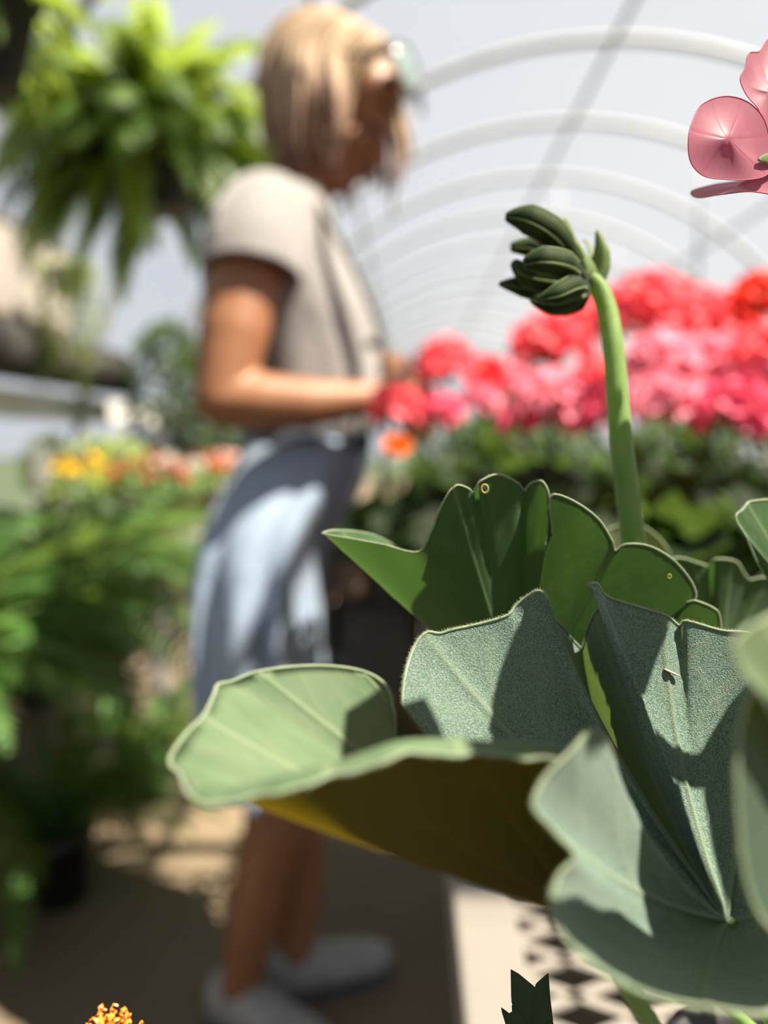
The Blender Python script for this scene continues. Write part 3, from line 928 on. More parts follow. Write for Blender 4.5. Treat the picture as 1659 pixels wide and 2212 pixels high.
def blade_between(name, parent, mat, pts, widths, side, fold=0.3):
    path = smooth_path([at(*p) for p in pts], 5)
    n = len(path)
    side = Vector(side)
    vv, ff = [], []
    for i, p in enumerate(path):
        w = np.interp(i / (n - 1) * (len(widths) - 1), range(len(widths)), widths) * PX
        t = (path[min(i + 1, n - 1)] - path[max(i - 1, 0)]).normalized()
        s = (side - t * side.dot(t)).normalized()
        u = t.cross(s)
        vv += [p - s * w, p + u * w * fold, p + s * w]
    for i in range(n - 1):
        for k in range(2):
            a = i * 3 + k
            ff.append((a, a + 1, a + 4, a + 3))
    o = link(name, make_mesh(name, vv, ff), mat, parent)
    sd = o.modifiers.new('thick', 'SOLIDIFY'); sd.thickness = 0.0003
    return o
blade_between('bract', hub, M['bract'], [(1285, 612, .212), (1268, 575, .211), (1240, 525, .211), (1221, 468, .212)], [14, 20, 13, 1.5], (1, .4, 0))
blade_between('bract', hub, M['bract'], [(1288, 612, .214), (1296, 575, .214), (1299, 540, .214), (1289, 496, .215)], [16, 22, 16, 1.5], (1, -.3, 0))
blade_between('bract', hub, M['bract'], [(1283, 606, .219), (1290, 585, .222), (1285, 550, .224), (1262, 515, .226)], [12, 16, 11, 2], (1, .3, 0))

# debris fleck lying on the downy leaf
cam_inv = CAM_M.inverted()
def on_surface(G, u, v):
    best, bp = 1e9, None
    for p in G.reshape(-1, 3):
        q = cam_inv @ Vector(p)
        pu, pv = 829.5 + q.x / -q.z * F_PX, 1106 - q.y / -q.z * F_PX
        e = (pu - u) ** 2 + (pv - v) ** 2
        if e < best and -q.z > .155:
            best, bp = e, Vector(p)
    return bp
fp = on_surface(G2, 1450, 1455)
tocam = (Vector((0, 0, CAM_Z)) - fp).normalized()
axis = (at(1470, 1463, .16) - at(1432, 1446, .16)).normalized()
fl = MB().tube(smooth_path([fp + tocam * .0006 - axis * .0019, fp + tocam * .0009 - axis * .0006, fp + tocam * .0007 + axis * .0008, fp + tocam * .0006 + axis * .0018], 3),
               [.0002, .0004, .00045, .0005, .0005, .00045, .0004, .00035, .0003, .0001], 6, flat=.5)
tag(link('plant_debris', fl.mesh('plant_debris'), plain('straw_fleck', (.62, .5, .38), (.5, .38, .27), .8, 900)), 'tiny pale straw fleck lying on the downy leaf', 'debris')

# pink geranium at the right edge of the picture
PG = tag(empty('geranium_plant', (0.275, 0.235, BZ)), 'pink-flowered geranium reaching in from the right edge of the frame', 'plant')
pot_parts(PG, (0.275, 0.235, BZ), 0.06, 0.115)
SOIL2 = Vector((0.275, 0.235, BZ + 0.10))
fc = (1690, 352, .180)
path = smooth_path([SOIL2, Vector((.22, .235, .86)), at(1950, 1000, .21), at(1800, 560, .19), at(1710, 390, .183), at(*fc)], 8)
st = link('flower_stalk', MB().tube(path, ramp(.0028, .0011, len(path)), 10).mesh('flower_stalk'), M['stem'], PG)
head = link('flower', MB().ellipsoid(at(1676, 345, .177), (.0016, .0016, .0016)).ellipsoid(at(1688, 352, .179), (.0018, .0018, .0018)).mesh('flower'), M['bract'], PG)
PET = [((1575, 300, .166), [(1668, 345, .177), (1652, 262, .175), (1618, 222, .172), (1567, 208, .169), (1516, 226, .166), (1496, 262, .164), (1487, 302, .163), (1492, 350, .164), (1518, 379, .166), (1560, 387, .169), (1620, 388, .172), (1658, 376, .175)]),
       ((1665, 200, .178), [(1668, 345, .177), (1640, 240, .176), (1613, 206, .176), (1599, 172, .176), (1610, 145, .177), (1618, 115, .178), (1640, 111, .180), (1662, 84, .182), (1730, 90, .185), (1770, 160, .186), (1750, 260, .183), (1700, 330, .179)]),
       ((1590, 402, .181), [(1672, 350, .178), (1640, 385, .186), (1590, 392, .191), (1540, 399, .193), (1494, 413, .192), (1506, 427, .186), (1560, 420, .178), (1620, 414, .171), (1690, 420, .169), (1700, 380, .174)]),
       ((1790, 300, .182), [(1680, 345, .178), (1720, 240, .182), (1800, 200, .186), (1880, 240, .188), (1890, 320, .187), (1840, 380, .184), (1740, 380, .180)]),
       ((1750, 440, .176), [(1680, 355, .178), (1690, 430, .174), (1720, 510, .172), (1790, 530, .172), (1840, 480, .174), (1810, 400, .177), (1740, 360, .178)])]
for c, rim in PET:
    # petals are built from the claw outwards
    o, _ = big_leaf('petal', head, M['petal_near'], c, rim, margin='petal_near', sag=(0, 0.0012, 0.0), n=110, nr=9, bead=0.00012, veins=7, vein_w=.0002, groove=.0001, seed=3)
blade_between('sepal', head, M['bract'], [(1685, 350, .178), (1660, 342, .174), (1640, 345, .172)], [8, 9, 1], (0, 0, 1))
uc = Vector((.0876, .147, 1.0))  # unseen extra flower head, added to cast shade on the downy leaf
ub = MB().tube(smooth_path([SOIL2 + Vector((.0, -.01, 0)), Vector((.19, .19, .87)), uc - Vector((-.014, -.006, .06)), uc - Vector((0, 0, .022))], 6), .0022, 8)
rum = random.Random(6)
ME_U = [floret_mesh('shade_floret', 31 + i) for i in range(3)]
for me in ME_U:
    me.materials.append(M['petal_near'])
um_dirs = []
for k in range(22):
    z = 1 - (k + .5) / 22 * 1.35
    t = k * 2.39996
    dv = Vector((math.sqrt(1 - z * z) * math.cos(t), math.sqrt(1 - z * z) * math.sin(t), z))
    um_dirs.append(dv)
    ub.tube([uc - Vector((0, 0, .022)), uc + dv * .008], .0006, 5, False)
uo = link('flower_head', ub.mesh('flower_head'), M['stem'], PG)
for dv in um_dirs:
    link('floret', ME_U[rum.randrange(3)], None, uo, loc=uc + dv * .0075, rot=(dv.to_track_quat('Z', 'Y')).to_euler(), scale=.0095)
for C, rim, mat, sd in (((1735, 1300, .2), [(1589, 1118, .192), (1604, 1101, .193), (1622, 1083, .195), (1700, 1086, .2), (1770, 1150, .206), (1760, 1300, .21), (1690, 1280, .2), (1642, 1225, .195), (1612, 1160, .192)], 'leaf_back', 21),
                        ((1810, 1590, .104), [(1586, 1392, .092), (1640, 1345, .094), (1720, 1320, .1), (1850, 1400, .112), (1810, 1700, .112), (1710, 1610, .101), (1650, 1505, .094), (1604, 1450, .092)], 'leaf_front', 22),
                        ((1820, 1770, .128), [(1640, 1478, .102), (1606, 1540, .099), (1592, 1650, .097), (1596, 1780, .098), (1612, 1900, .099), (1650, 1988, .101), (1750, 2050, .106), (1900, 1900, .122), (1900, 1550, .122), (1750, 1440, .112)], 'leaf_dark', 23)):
    big_leaf('leaf', PG, M[mat], C, rim, sag=(0.002, 0, -.003), n=160, nr=12, rim_hair=500, seed=sd)
    petiole(PG, C, SOIL2 + Vector((-.01, -.01, 0)))

def aim_(d):
    return Vector(d).normalized().to_track_quat('Z', 'Y').to_euler()
hl = Vector((.0813, .1086, 1.03))  # unseen leaf added to shade the right part of the pale leaf
link('leaf', G_LEAF[0], M['geranium_leaf'], PG, loc=hl - Vector((.275, .235, BZ)), rot=aim_((-.1, -.1, 1)), scale=.045, world_space=False)
pp = smooth_path([SOIL2 + Vector((-.01, -.02, 0)), Vector((.16, .12, .93)), hl], 8)
link('petiole', MB().tube(pp, .0014, 7).mesh('petiole'), M['stem'], PG)
h2 = Vector((.116, .126, .962))  # another unseen leaf, added to darken the bowl of the downy leaf
link('leaf', G_LEAF[1], M['geranium_leaf'], PG, loc=h2 - Vector((.275, .235, BZ)), rot=aim_((-.2, -.1, 1)), scale=.060, world_space=False)
pp = smooth_path([SOIL2 + Vector((-.015, -.015, 0)), Vector((.20, .17, .88)), h2], 8)
link('petiole', MB().tube(pp, .0014, 7).mesh('petiole'), M['stem'], PG)

# marigold in the near corner: a withered bloom and a notched leaf reach into the frame
MG = tag(empty('marigold_plant', (0.10, 0.025, BZ)), 'marigold at the bottom edge with a withered orange bloom and dark notched leaf', 'plant')
pot_parts(MG, (0.10, 0.025, BZ), 0.055, 0.105)
SOIL3 = Vector((0.10, 0.025, BZ + 0.092))
DP = .188 / F_PX
fb = at(248, 2262, .188)
path = smooth_path([SOIL3, Vector((.02, .06, .80)), at(420, 2700, .188), at(262, 2330, .188), fb], 8)
link('flower_stalk', MB().tube(path, ramp(.0015, .001, len(path)), 8).mesh('flower_stalk'), M['stem'], MG)
calyx = link('calyx', MB().lathe([(.0012, -.006), (.0032, -.0045), (.0042, -.001), (.0045, .003), (.0036, .0045), (.0005, .0042)], fb, 12).mesh('calyx'), M['geranium_leaf'], MG)
rp = random.Random(5)
DRY = [(205, 2205, 214, 2172, 1, 6), (196, 2212, 222, 2178, 1, 5), (216, 2215, 219, 2186, 0, 7), (240, 2200, 246, 2168, 1, 5), (238, 2210, 244, 2182, 0, 6), (230, 2206, 231, 2190, 0, 4), (262, 2205, 266, 2177, 0, 6),
       (258, 2212, 272, 2190, 0, 7), (270, 2212, 274, 2188, 0, 5), (215, 2222, 205, 2200, 1, 6), (226, 2220, 236, 2196, 0, 9), (250, 2222, 250, 2200, 1, 8), (268, 2225, 276, 2203, 0, 8), (236, 2230, 222, 2203, 0, 10), (282, 2232, 302, 2206, 0, 4), (190, 2235, 190, 2212, 0, 5)]
for (u0, v0, u1, v1, tip, w) in DRY:
    dd = .188 + rp.uniform(-.0025, .0025)
    a = fb.lerp(at(u0, v0, dd), .25)
    pts = [a, at(u0 + rp.uniform(-3, 3), v0, dd), at((u0 + u1) / 2 + rp.uniform(-7, 7), (v0 + v1) / 2, dd - .0006), at(u1 + rp.uniform(-2, 2), v1 + 2, dd), at(u1 + rp.uniform(3, 10), v1 + 4, dd + .0005)]
    path = smooth_path(pts, 5)
    n = len(path)
    rads = [w * DP * (0.75 + .35 * math.sin(i * 1.7 + u0)) * (1 if i < n - 3 else .75) for i in range(n)]
    o = link('withered_petal', MB().tube(path, rads, 7, flat=.45).mesh('withered_petal'), M['dry_petal'], MG)
    if tip:
        link('bleached_tip', MB().tube([path[-5] + Vector((0, -.0003, .0001)), path[-3] + Vector((0, -.0003, .0002)), path[-1] + Vector((0, -.0003, 0))], [w * DP * .5, w * DP * .75, w * DP * .4], 6, flat=.5).mesh('bleached_tip'), M['dry_tip'], o)
mrim = [(1104, 2095), (1120, 2104), (1148, 2127), (1155, 2133), (1160, 2124), (1184, 2103), (1187, 2150), (1193, 2200), (1204, 2270), (1180, 2350), (1140, 2360), (1112, 2290), (1097, 2225), (1086, 2190), (1083, 2177), (1100, 2190), (1107, 2186), (1105, 2150)]
ml, _ = big_leaf('leaf', MG, M['marigold_leaf'], (1148, 2235, .171), [(u, v, .168 + (u - 1140) * .00003) for u, v in mrim], sag=(0, .001, 0), n=180, nr=10, bead=.00012, margin='marigold_leaf', smooth=False, veins=5, vein_w=.0003, ruffle=.2)
petiole(MG, (1148, 2250, .171), SOIL3 + Vector((.01, .01, 0)), .0009)

# ------------------------------------------------------------------ the woman
def body_sections(rows, n=40, shrink=0.0, mod=None):
    """closed loft of ellipse-like sections; rows = (u_back, u_front, v, half_width, depth)"""
    m = MB()
    vv, ff = [], []
    for j, (ub, uf, v, hw, d) in enumerate(rows):
        a, b = at(ub, v, d), at(uf, v, d)
        c = (a + b) / 2
        rx = (b - a).length / 2 - shrink
        ry = hw - shrink
        for k in range(n):
            th = 2 * PI * k / n
            f = mod(j / (len(rows) - 1), th) if mod else 1.0
            ct, st = math.cos(th), math.sin(th)
            e = 0.86                                     # slightly squared ellipse
            vv.append((c.x + rx * f * math.copysign(abs(ct) ** e, ct), c.y + ry * f * math.copysign(abs(st) ** e, st), c.z))
    for j in range(len(rows) - 1):
        for k in range(n):
            k2 = (k + 1) % n
            ff.append((j * n + k, (j + 1) * n + k, (j + 1) * n + k2, j * n + k2))
    return vv, ff, n

def dense_rows(rows, per=5):
    P = [np.array(r, float) for r in rows]
    out = []
    for i in range(len(P) - 1):
        p0, p1, p2, p3 = P[max(i - 1, 0)], P[i], P[i + 1], P[min(i + 2, len(P) - 1)]
        for k in range(per):
            t = k / per
            out.append(0.5 * ((2 * p1) + (p2 - p0) * t + (2 * p0 - 5 * p1 + 4 * p2 - p3) * t * t + (3 * p1 - p0 - 3 * p2 + p3) * t ** 3))
    out.append(P[-1])
    return [tuple(p) for p in out]

WD = 1.35
woman = tag(empty('person', (-0.23, 1.36, 0)), 'person in a grey T-shirt and light blue skirt bending over pink flowers', 'person')

TORSO = [(612, 688, 425, .055, WD), (560, 702, 452, .125, WD), (500, 716, 480, .170, WD), (468, 735, 530, .182, WD), (455, 765, 600, .176, WD), (462, 797, 680, .168, WD),
         (486, 808, 760, .155, WD), (520, 806, 850, .145, WD), (552, 795, 930, .142, WD), (530, 792, 1000, .155, WD), (485, 740, 1100, .165, WD), (480, 700, 1200, .165, WD), (500, 670, 1290, .150, WD)]
bodym = MB()
vv, ff, n = body_sections(dense_rows(TORSO, 3), 32, 0.016)
ff = ff + [tuple(range(n)), tuple(reversed(range(len(vv) - n, len(vv))))]
bodym.add(vv, ff)
# head, built facing +X, then bowed forward and turned a little to the camera
HC = at(722, 236, 1.33)
HROT = Matrix.Rotation(math.radians(-14), 3, 'Z') @ Matrix.Rotation(math.radians(29), 3, 'Y')
def H(x, y, z):
    return HC + HROT @ Vector((x, y, z))
bodym.ellipsoid(H(-.008, 0, .030), (.098, .076, .086), HROT, 24, 16)
bodym.ellipsoid(H(.030, 0, -.040), (.064, .058, .074), HROT, 24, 16)
bodym.ellipsoid(H(.052, 0, .045), (.048, .058, .050), HROT, 20, 12)          # forehead
bodym.ellipsoid(H(.068, 0, -.098), (.024, .026, .020), HROT)                  # chin
bodym.chain([H(.030, -.05, -.055), H(.060, -.022, -.098)], [.020, .017])      # jaw
bodym.chain([H(.030, .05, -.055), H(.060, .022, -.098)], [.020, .017])
bodym.chain([H(.090, 0, .012), H(.102, 0, -.012), H(.114, 0, -.036)], [.009, .010, .0125])   # nose
for s in (-1, 1):
    bodym.ellipsoid(H(.104, s * .012, -.042), (.009, .008, .007), HROT)       # nostril wings
    bodym.ellipsoid(H(.070, s * .036, -.034), (.022, .022, .020), HROT)       # cheek
    bodym.chain([H(.088, s * .014, .022), H(.078, s * .045, .020)], [.006, .005])            # brow ridge
    bodym.ellipsoid(H(.080, s * .030, .002), (.012, .014, .010), HROT)        # lowered eyelid
    bodym.ellipsoid(H(-.006, s * .069, -.012), (.016, .009, .028), HROT)      # ear
bodym.ellipsoid(H(.094, 0, -.064), (.010, .020, .007), HROT)
bodym.ellipsoid(H(.090, 0, -.076), (.010, .018, .008), HROT)
bodym.chain([at(640, 455, WD), at(655, 400, WD - .01), H(-.030, 0, -.045)], [.058, .052, .054])   # neck
# arms
SH_R, EL_R, WR_R = at(560, 478, 1.19), at(478, 862, 1.12), at(795, 862, 1.16)
bodym.chain([SH_R, at(537, 560, 1.16), at(505, 720, 1.135), EL_R], [.058, .054, .050, .039])
bodym.chain([EL_R, at(560, 868, 1.13), at(660, 872, 1.14), WR_R], [.039, .042, .036, .025])
SH_L, EL_L, WR_L = at(600, 470, 1.49), at(740, 790, 1.50), at(865, 800, 1.36)
bodym.chain([SH_L, at(660, 630, 1.50), EL_L], [.056, .050, .040])
bodym.chain([EL_L, at(800, 800, 1.43), WR_L], [.040, .038, .026])
def hand(wr, fwd, up, thumb_side, curl):
    """palm and five bent fingers; fwd along the hand, up the back of it"""
    fwd = Vector(fwd).normalized()
    up = Vector(up); up = (up - fwd * up.dot(fwd)).normalized()
    sd = fwd.cross(up) * thumb_side
    rot = Matrix((fwd, sd, up)).transposed()
    bodym.ellipsoid(wr + fwd * .045, (.052, .040, .016), rot)
    bodym.chain([wr, wr + fwd * .03], [.025, .022])
    for off, ln in ((.030, .070), (.010, .080), (-.010, .074), (-.029, .058)):
        b = wr + fwd * .082 + sd * off
        p1 = b + (fwd * math.cos(curl) - up * math.sin(curl)) * ln * .45
        p2 = p1 + (fwd * math.cos(curl * 2.2) - up * math.sin(curl * 2.2)) * ln * .32
        p3 = p2 + (fwd * math.cos(curl * 3.1) - up * math.sin(curl * 3.1)) * ln * .26
        bodym.chain([b - fwd * .02, b, p1, p2, p3], [.0105, .0105, .0095, .0088, .0075], 8)
    t0 = wr + fwd * .025 + sd * .030
    t1 = t0 + (fwd * .7 + sd * .6 - up * .35).normalized() * .038
    t2 = t1 + (fwd * .95 + sd * .05 - up * .4).normalized() * .032
    bodym.chain([t0 - fwd * .01, t0, t1, t2], [.013, .014, .011, .0085], 8)
hand(WR_R, at(925, 838, 1.20) - WR_R, (0.1, -.55, .8), 1, .42)
hand(WR_L, at(900, 850, 1.30) - WR_L, (0.1, .35, .9), -1, .40)
# legs and feet
ANK_R, ANK_L = at(524, 2138, 1.305), at(640, 2150, 1.40)
ANK_R.z, ANK_L.z = .085, .085
HIP_R, HIP_L = at(585, 1200, 1.28), at(590, 1200, 1.43)
KN_R, KN_L = at(605, 1650, 1.29), at(630, 1660, 1.41)
bodym.chain([HIP_R, at(578, 1430, 1.285), KN_R, at(592, 1790, 1.285), at(560, 1930, 1.29), ANK_R], [.082, .066, .050, .050, .046, .031])
bodym.chain([HIP_L, at(590, 1430, 1.425), KN_L, at(640, 1800, 1.415), at(640, 1950, 1.41), ANK_L], [.082, .066, .050, .051, .046, .031])
FD_R, FD_L = Vector((.80, -.45, 0)).normalized(), Vector((.90, .42, 0)).normalized()
for A, D in ((ANK_R, FD_R), (ANK_L, FD_L)):
    bodym.chain([A, A - D * .02 - Vector((0, 0, .045)), A + D * .09 - Vector((0, 0, .055)), A + D * .15 - Vector((0, 0, .062))], [.033, .030, .028, .018])
body = link('body', bodym.mesh('body'), M['skin'], woman)
rm = body.modifiers.new('join', 'REMESH'); rm.mode = 'VOXEL'; rm.voxel_size = 0.0045; rm.use_smooth_shade = True
sm_ = body.modifiers.new('soften', 'SMOOTH'); sm_.factor = 0.5; sm_.iterations = 5

# face details
for s in (-1, 1):
    link('eyebrow', MB().chain([H(.100, s * .012, .030), H(.094, s * .030, .034), H(.080, s * .046, .028)], [.0035, .0035, .002], 6).mesh('eyebrow'), M['brow'], woman)
    link('eyelashes', MB().chain([H(.093, s * .018, -.004), H(.092, s * .030, -.007), H(.083, s * .043, -.003)], [.0025, .003, .002], 6).mesh('eyelashes'), M['brow'], woman)
link('lips', MB().chain([H(.098, -.018, -.069), H(.105, 0, -.067), H(.098, .018, -.069)], [.003, .006, .003], 8).chain([H(.096, -.014, -.075), H(.101, 0, -.077), H(.096, .014, -.075)], [.003, .006, .003], 8).mesh('lips'), M['lips'], woman)

# T-shirt: body tube plus two sleeves
SHIRT = [(606, 694, 418, .062, WD), (556, 704, 442, .130, WD), (496, 720, 470, .178, WD), (460, 740, 525, .193, WD), (446, 770, 600, .188, WD), (456, 803, 680, .180, WD),
         (482, 815, 760, .168, WD), (512, 818, 850, .160, WD), (538, 815, 905, .158, WD), (542, 808, 935, .156, WD)]
def shirt_folds(q, th):
    return 1 + 0.018 * q * math.sin(7 * th + 9 * q) + 0.022 * q * q * math.sin(13 * th - 5 * q) + 0.012 * math.sin(3 * th + 14 * q)
vv, ff, n = body_sections(dense_rows(SHIRT, 6), 64, 0.0, shirt_folds)
sh = MB(); sh.add(vv, ff)
def sleeve(pts, rads, nn=24):
    path = smooth_path(pts, 5)
    rr_ = [np.interp(i / (len(path) - 1) * (len(rads) - 1), range(len(rads)), rads) for i in range(len(path))]
    sh.tube(path, rr_, nn, False)
sleeve([at(600, 455, 1.27), at(572, 472, 1.20), at(554, 530, 1.16), at(545, 596, 1.148)], [.050, .066, .066, .069])
sleeve([at(620, 455, 1.43), at(606, 468, 1.50), at(630, 530, 1.505), at(648, 585, 1.510)], [.05, .068, .068, .070])
shirt = link('t_shirt', sh.mesh('t_shirt'), M['shirt'], woman)
sd = shirt.modifiers.new('cloth', 'SOLIDIFY'); sd.thickness = 0.004; sd.offset = 0

# skirt with hanging folds, waistband
SKIRT = [(548, 795, 928, .150, WD), (528, 796, 985, .172, WD), (494, 772, 1060, .198, WD), (466, 735, 1140, .220, WD), (452, 714, 1225, .228, WD), (448, 706, 1340, .230, WD),
         (456, 708, 1460, .225, WD), (486, 702, 1570, .215, WD), (506, 698, 1622, .21, WD)]
def skirt_folds(q, th):
    a = 0.006 + 0.13 * min(1, max(0, q - .08) * 1.5)
    g = 1 - 2 * abs(math.sin(5.5 * th + 0.9 + .25 * math.sin(4 * q))) ** 1.6
    return 1 - a * 0.62 * g + a * 0.25 * math.sin(17 * th + 1.5 + q) + 0.01 * math.sin(5 * th + 8 * q)
vv, ff, n = body_sections(dense_rows(SKIRT, 6), 120, 0.0, skirt_folds)
sk = link('skirt', MB().add(vv, ff).mesh('skirt'), M['skirt'], woman)
sd = sk.modifiers.new('cloth', 'SOLIDIFY'); sd.thickness = 0.004; sd.offset = 0
vv, ff, n = body_sections(dense_rows([(544, 800, 918, .154, WD), (540, 800, 945, .158, WD), (534, 800, 968, .163, WD)], 3), 60)
wb = link('waistband', MB().add(vv, ff).mesh('waistband'), M['waistband'], sk)
sd = wb.modifiers.new('cloth', 'SOLIDIFY'); sd.thickness = 0.005; sd.offset = 0

# shoes
def shoe(A, D):
    S = Vector((-D.y, D.x, 0))
    g = Vector((A.x, A.y, 0))
    rows = [(-.062, .020, .060), (-.055, .030, .072), (-.02, .034, .080), (.03, .036, .072), (.075, .040, .055), (.12, .043, .045), (.155, .036, .038), (.175, .018, .028)]
    m = MB(); vv, ff = [], []
    k = 14
    for x, w, h in rows:
        for i in range(k):
            th = 2 * PI * i / k
            c, s = math.cos(th), math.sin(th)
            vv.append(g + D * x + S * (w * math.copysign(abs(c) ** .7, c)) + Vector((0, 0, .022 + max(0, s) ** .7 * (h - .01) - max(0, -s) * .006)))
    for j in range(len(rows) - 1):
        for i in range(k):
            i2 = (i + 1) % k
            ff.append((j * k + i, j * k + i2, (j + 1) * k + i2, (j + 1) * k + i))
    ff += [tuple(reversed(range(k))), tuple((len(rows) - 1) * k + i for i in range(k))]
    m.add(vv, ff)
    o = link('shoe', m.mesh('shoe'), M['shoe'], woman)
    so = MB(); prof = [(x, w * 1.08) for x, w, h in rows]
    ring = [g + D * x + S * w for x, w in prof] + [g + D * x - S * w for x, w in reversed(prof)]
    nn = len(ring)
    so.add([p + Vector((0, 0, .001)) for p in ring] + [p + Vector((0, 0, .024)) for p in ring], [tuple(reversed(range(nn))), tuple(range(nn, 2 * nn))] + [(i, (i + 1) % nn, nn + (i + 1) % nn, nn + i) for i in range(nn)])
    link('sole', so.mesh('sole', False), M['sole'], o)
    la = MB()
    for t in (.025, .045, .065):
        la.tube([g + D * t - S * .022 + Vector((0, 0, .083 - t * .3)), g + D * t + Vector((0, 0, .092 - t * .3)), g + D * t + S * .022 + Vector((0, 0, .083 - t * .3))], .003, 5)
    link('laces', la.mesh('laces'), M['white_plastic'], o)
shoe(ANK_R, FD_R)
shoe(ANK_L, FD_L)

# hair: a cap and many locks that fall straight down from the bowed head
rhair = random.Random(21)
hm = MB(); strand = []
def lock(pts, rads, sides=6):
    path = smooth_path(pts, 5)
    n = len(path)
    rr_ = [np.interp(i / (n - 1) * (len(rads) - 1), range(len(rads)), rads) for i in range(n)]
    hm.tube(path, rr_, sides, True, flat=.6)
    for i in range(n):
        strand.extend([i / (n - 1)] * sides)
n0 = len(hm.v)
hm.ellipsoid(H(-.022, 0, .040), (.104, .085, .088), HROT, 20, 14)
strand += [0.35] * (len(hm.v) - n0)
for i in range(210):
    az = rhair.uniform(66, 290)
    a = math.radians(az)
    el = 0.85 + rhair.uniform(-.1, .1)
    part = H(.040 - rhair.random() * .075, rhair.uniform(-.014, .014), .122)
    def sk_(elev, f):
        return H(-.018 + .103 * f * math.cos(elev) * math.cos(a), .084 * f * math.cos(elev) * math.sin(a), .036 + .090 * f * math.sin(elev))
    f = rhair.uniform(1.0, 1.16)
    p1, p2 = sk_(.8, f), sk_(.1, f * 1.08)
    side = abs(math.sin(a))
    drop = rhair.uniform(.12, .20) * (1.0 if az < 262 and az > 98 else .72)
    out = (p2 - HC); out.z = 0; out = out.normalized()
    e1 = p2 + out * rhair.uniform(.0, .022) + Vector((0, 0, -drop * .55))
    e2 = e1 + out * rhair.uniform(-.028, .006) + Vector((rhair.uniform(-.008, .008), 0, -drop * .45))
    w = rhair.uniform(.006, .011)
    lock([part, p1, p2, e1, e2], [w * .6, w, w * 1.05, w, w * .25])
for i in range(34):                                   # side fringe over temple and ear, near side
    az = math.radians(rhair.uniform(262, 318))
    f = rhair.uniform(1.03, 1.13)
    q1 = H(-.012 + .100 * f * math.cos(.75) * math.cos(az), .083 * f * math.cos(.75) * math.sin(az), .040 + .090 * f * math.sin(.75))
    q2 = H(-.030 + .095 * f * math.cos(az), .086 * f * math.sin(az), .030)
    dr = rhair.uniform(.05, .15)
    w = rhair.uniform(.006, .010)
    lock([H(.050 - rhair.random() * .05, -.004, .120), q1, q2, q2 + Vector((-.012, 0, -dr * .6)), q2 + Vector((-.020, .004, -dr))], [w * .6, w, w, w * .9, w * .25])
# loose strands in front of the face, far side
for (u, v, d, L) in ((846, 190, 1.40, .175), (858, 205, 1.41, .14), (866, 225, 1.40, .10), (838, 210, 1.41, .20), (852, 230, 1.39, .13)):
    r0 = H(.06, .03, .11)
    q = at(u, v, d)
    lock([r0, q, q + Vector((.012, 0, -L * .5)), q + Vector((rhair.uniform(-.01, .02), 0, -L))], [.004, .007, .006, .002])
hme = hm.mesh('hair')
hme.attributes.new('strand', 'FLOAT', 'POINT').data.foreach_set('value', strand)
link('hair', hme, M['hair'], woman)

# sunglasses pushed up on the head
gl = tag(empty('sunglasses', H(.075, 0, .105)), 'mint-lens sunglasses pushed up on the blonde hair', 'sunglasses')
for s in (-1, 1):
    c = H(.100, s * .040, .092)
    rot = HROT @ Matrix.Rotation(math.radians(-38), 3, 'Y') @ Matrix.Rotation(s * .22, 3, 'Z')
    ring = [c + rot @ Vector((0, .040 * math.cos(t), .036 * math.sin(t))) for t in [2 * PI * i / 20 for i in range(21)]]
    link('lens', MB().ellipsoid(c, (.005, .038, .034), rot, 18, 10).mesh('lens'), M['lens'], gl)
    link('rim', MB().tube(ring, .0035, 6, False).mesh('rim'), M['frame'], gl)
    link('temple_arm', MB().tube(smooth_path([c + rot @ Vector((0, s * .040, .006)), H(.045, s * .088, .070), H(-.02, s * .096, .045), H(-.05, s * .092, .012)], 6), .003, 6).mesh('temple_arm'), M['frame'], gl)
link('bridge', MB().tube([H(.100, -.006, .092), H(.104, 0, .096), H(.100, .006, .092)], .003, 6).mesh('bridge'), M['frame'], gl)

# shoulder bag hanging between her and the bench
bag = tag(empty('shoulder_bag', at(800, 1560, 1.36)), 'black shoulder bag with a tan panel hanging in front of the person', 'bag')
def slab(u0, u1, v0, v1, d, t, taper=1.0):
    a, b = at(u0, v0, d), at(u1, v0, d)
    c, e = at(u0, v1, d), at(u1, v1, d)
    mid0, mid1 = (a + b) / 2, (c + e) / 2
    w0, w1 = (b - a).length / 2 * taper, (e - c).length / 2
    y = Vector((0, t / 2, 0)); x = Vector((1, 0, 0))
    V = []
    for m_, w in ((mid0, w0), (mid1, w1)):
        V += [m_ - x * w - y, m_ + x * w - y, m_ + x * w + y, m_ - x * w + y]
    return MB().add(V, [(0, 1, 2, 3), (7, 6, 5, 4), (0, 4, 5, 1), (1, 5, 6, 2), (2, 6, 7, 3), (3, 7, 4, 0)])
for nm, me, mt in (('bag_body', slab(716, 915, 1285, 1590, 1.36, .10, .96), 'leather_black'), ('tan_panel', slab(708, 800, 1085, 1288, 1.355, .085, .8), 'leather_tan'),
                   ('bag_flap', slab(790, 905, 1190, 1300, 1.362, .09, .8), 'leather_black')):
    o = link(nm, me.mesh(nm, False), M[mt], bag)
    bv = o.modifiers.new('soft', 'BEVEL'); bv.width = .018; bv.segments = 3
link('strap', MB().tube(smooth_path([at(812, 1190, 1.36), at(838, 900, 1.24), at(836, 800, 1.21), at(812, 690, 1.20), at(760, 570, 1.19), at(712, 485, 1.20), at(660, 425, 1.26), at(600, 470, 1.40)], 6), .011, 8, flat=.45).mesh('strap'), M['strap'], bag)
link('buckle', MB().lathe([(.010, 0), (.013, .003), (.013, .009), (.010, .012), (.0085, .006), (.010, 0)], at(806, 752, 1.19), 14).mesh('buckle'), M['frame'], bag)

# ------------------------------------------------------------------ geraniums on the right bench
def aim(o_dir, spin):
    return (o_dir.to_track_quat('Z', 'Y').to_matrix() @ Matrix.Rotation(spin, 3, 'Z')).to_euler()

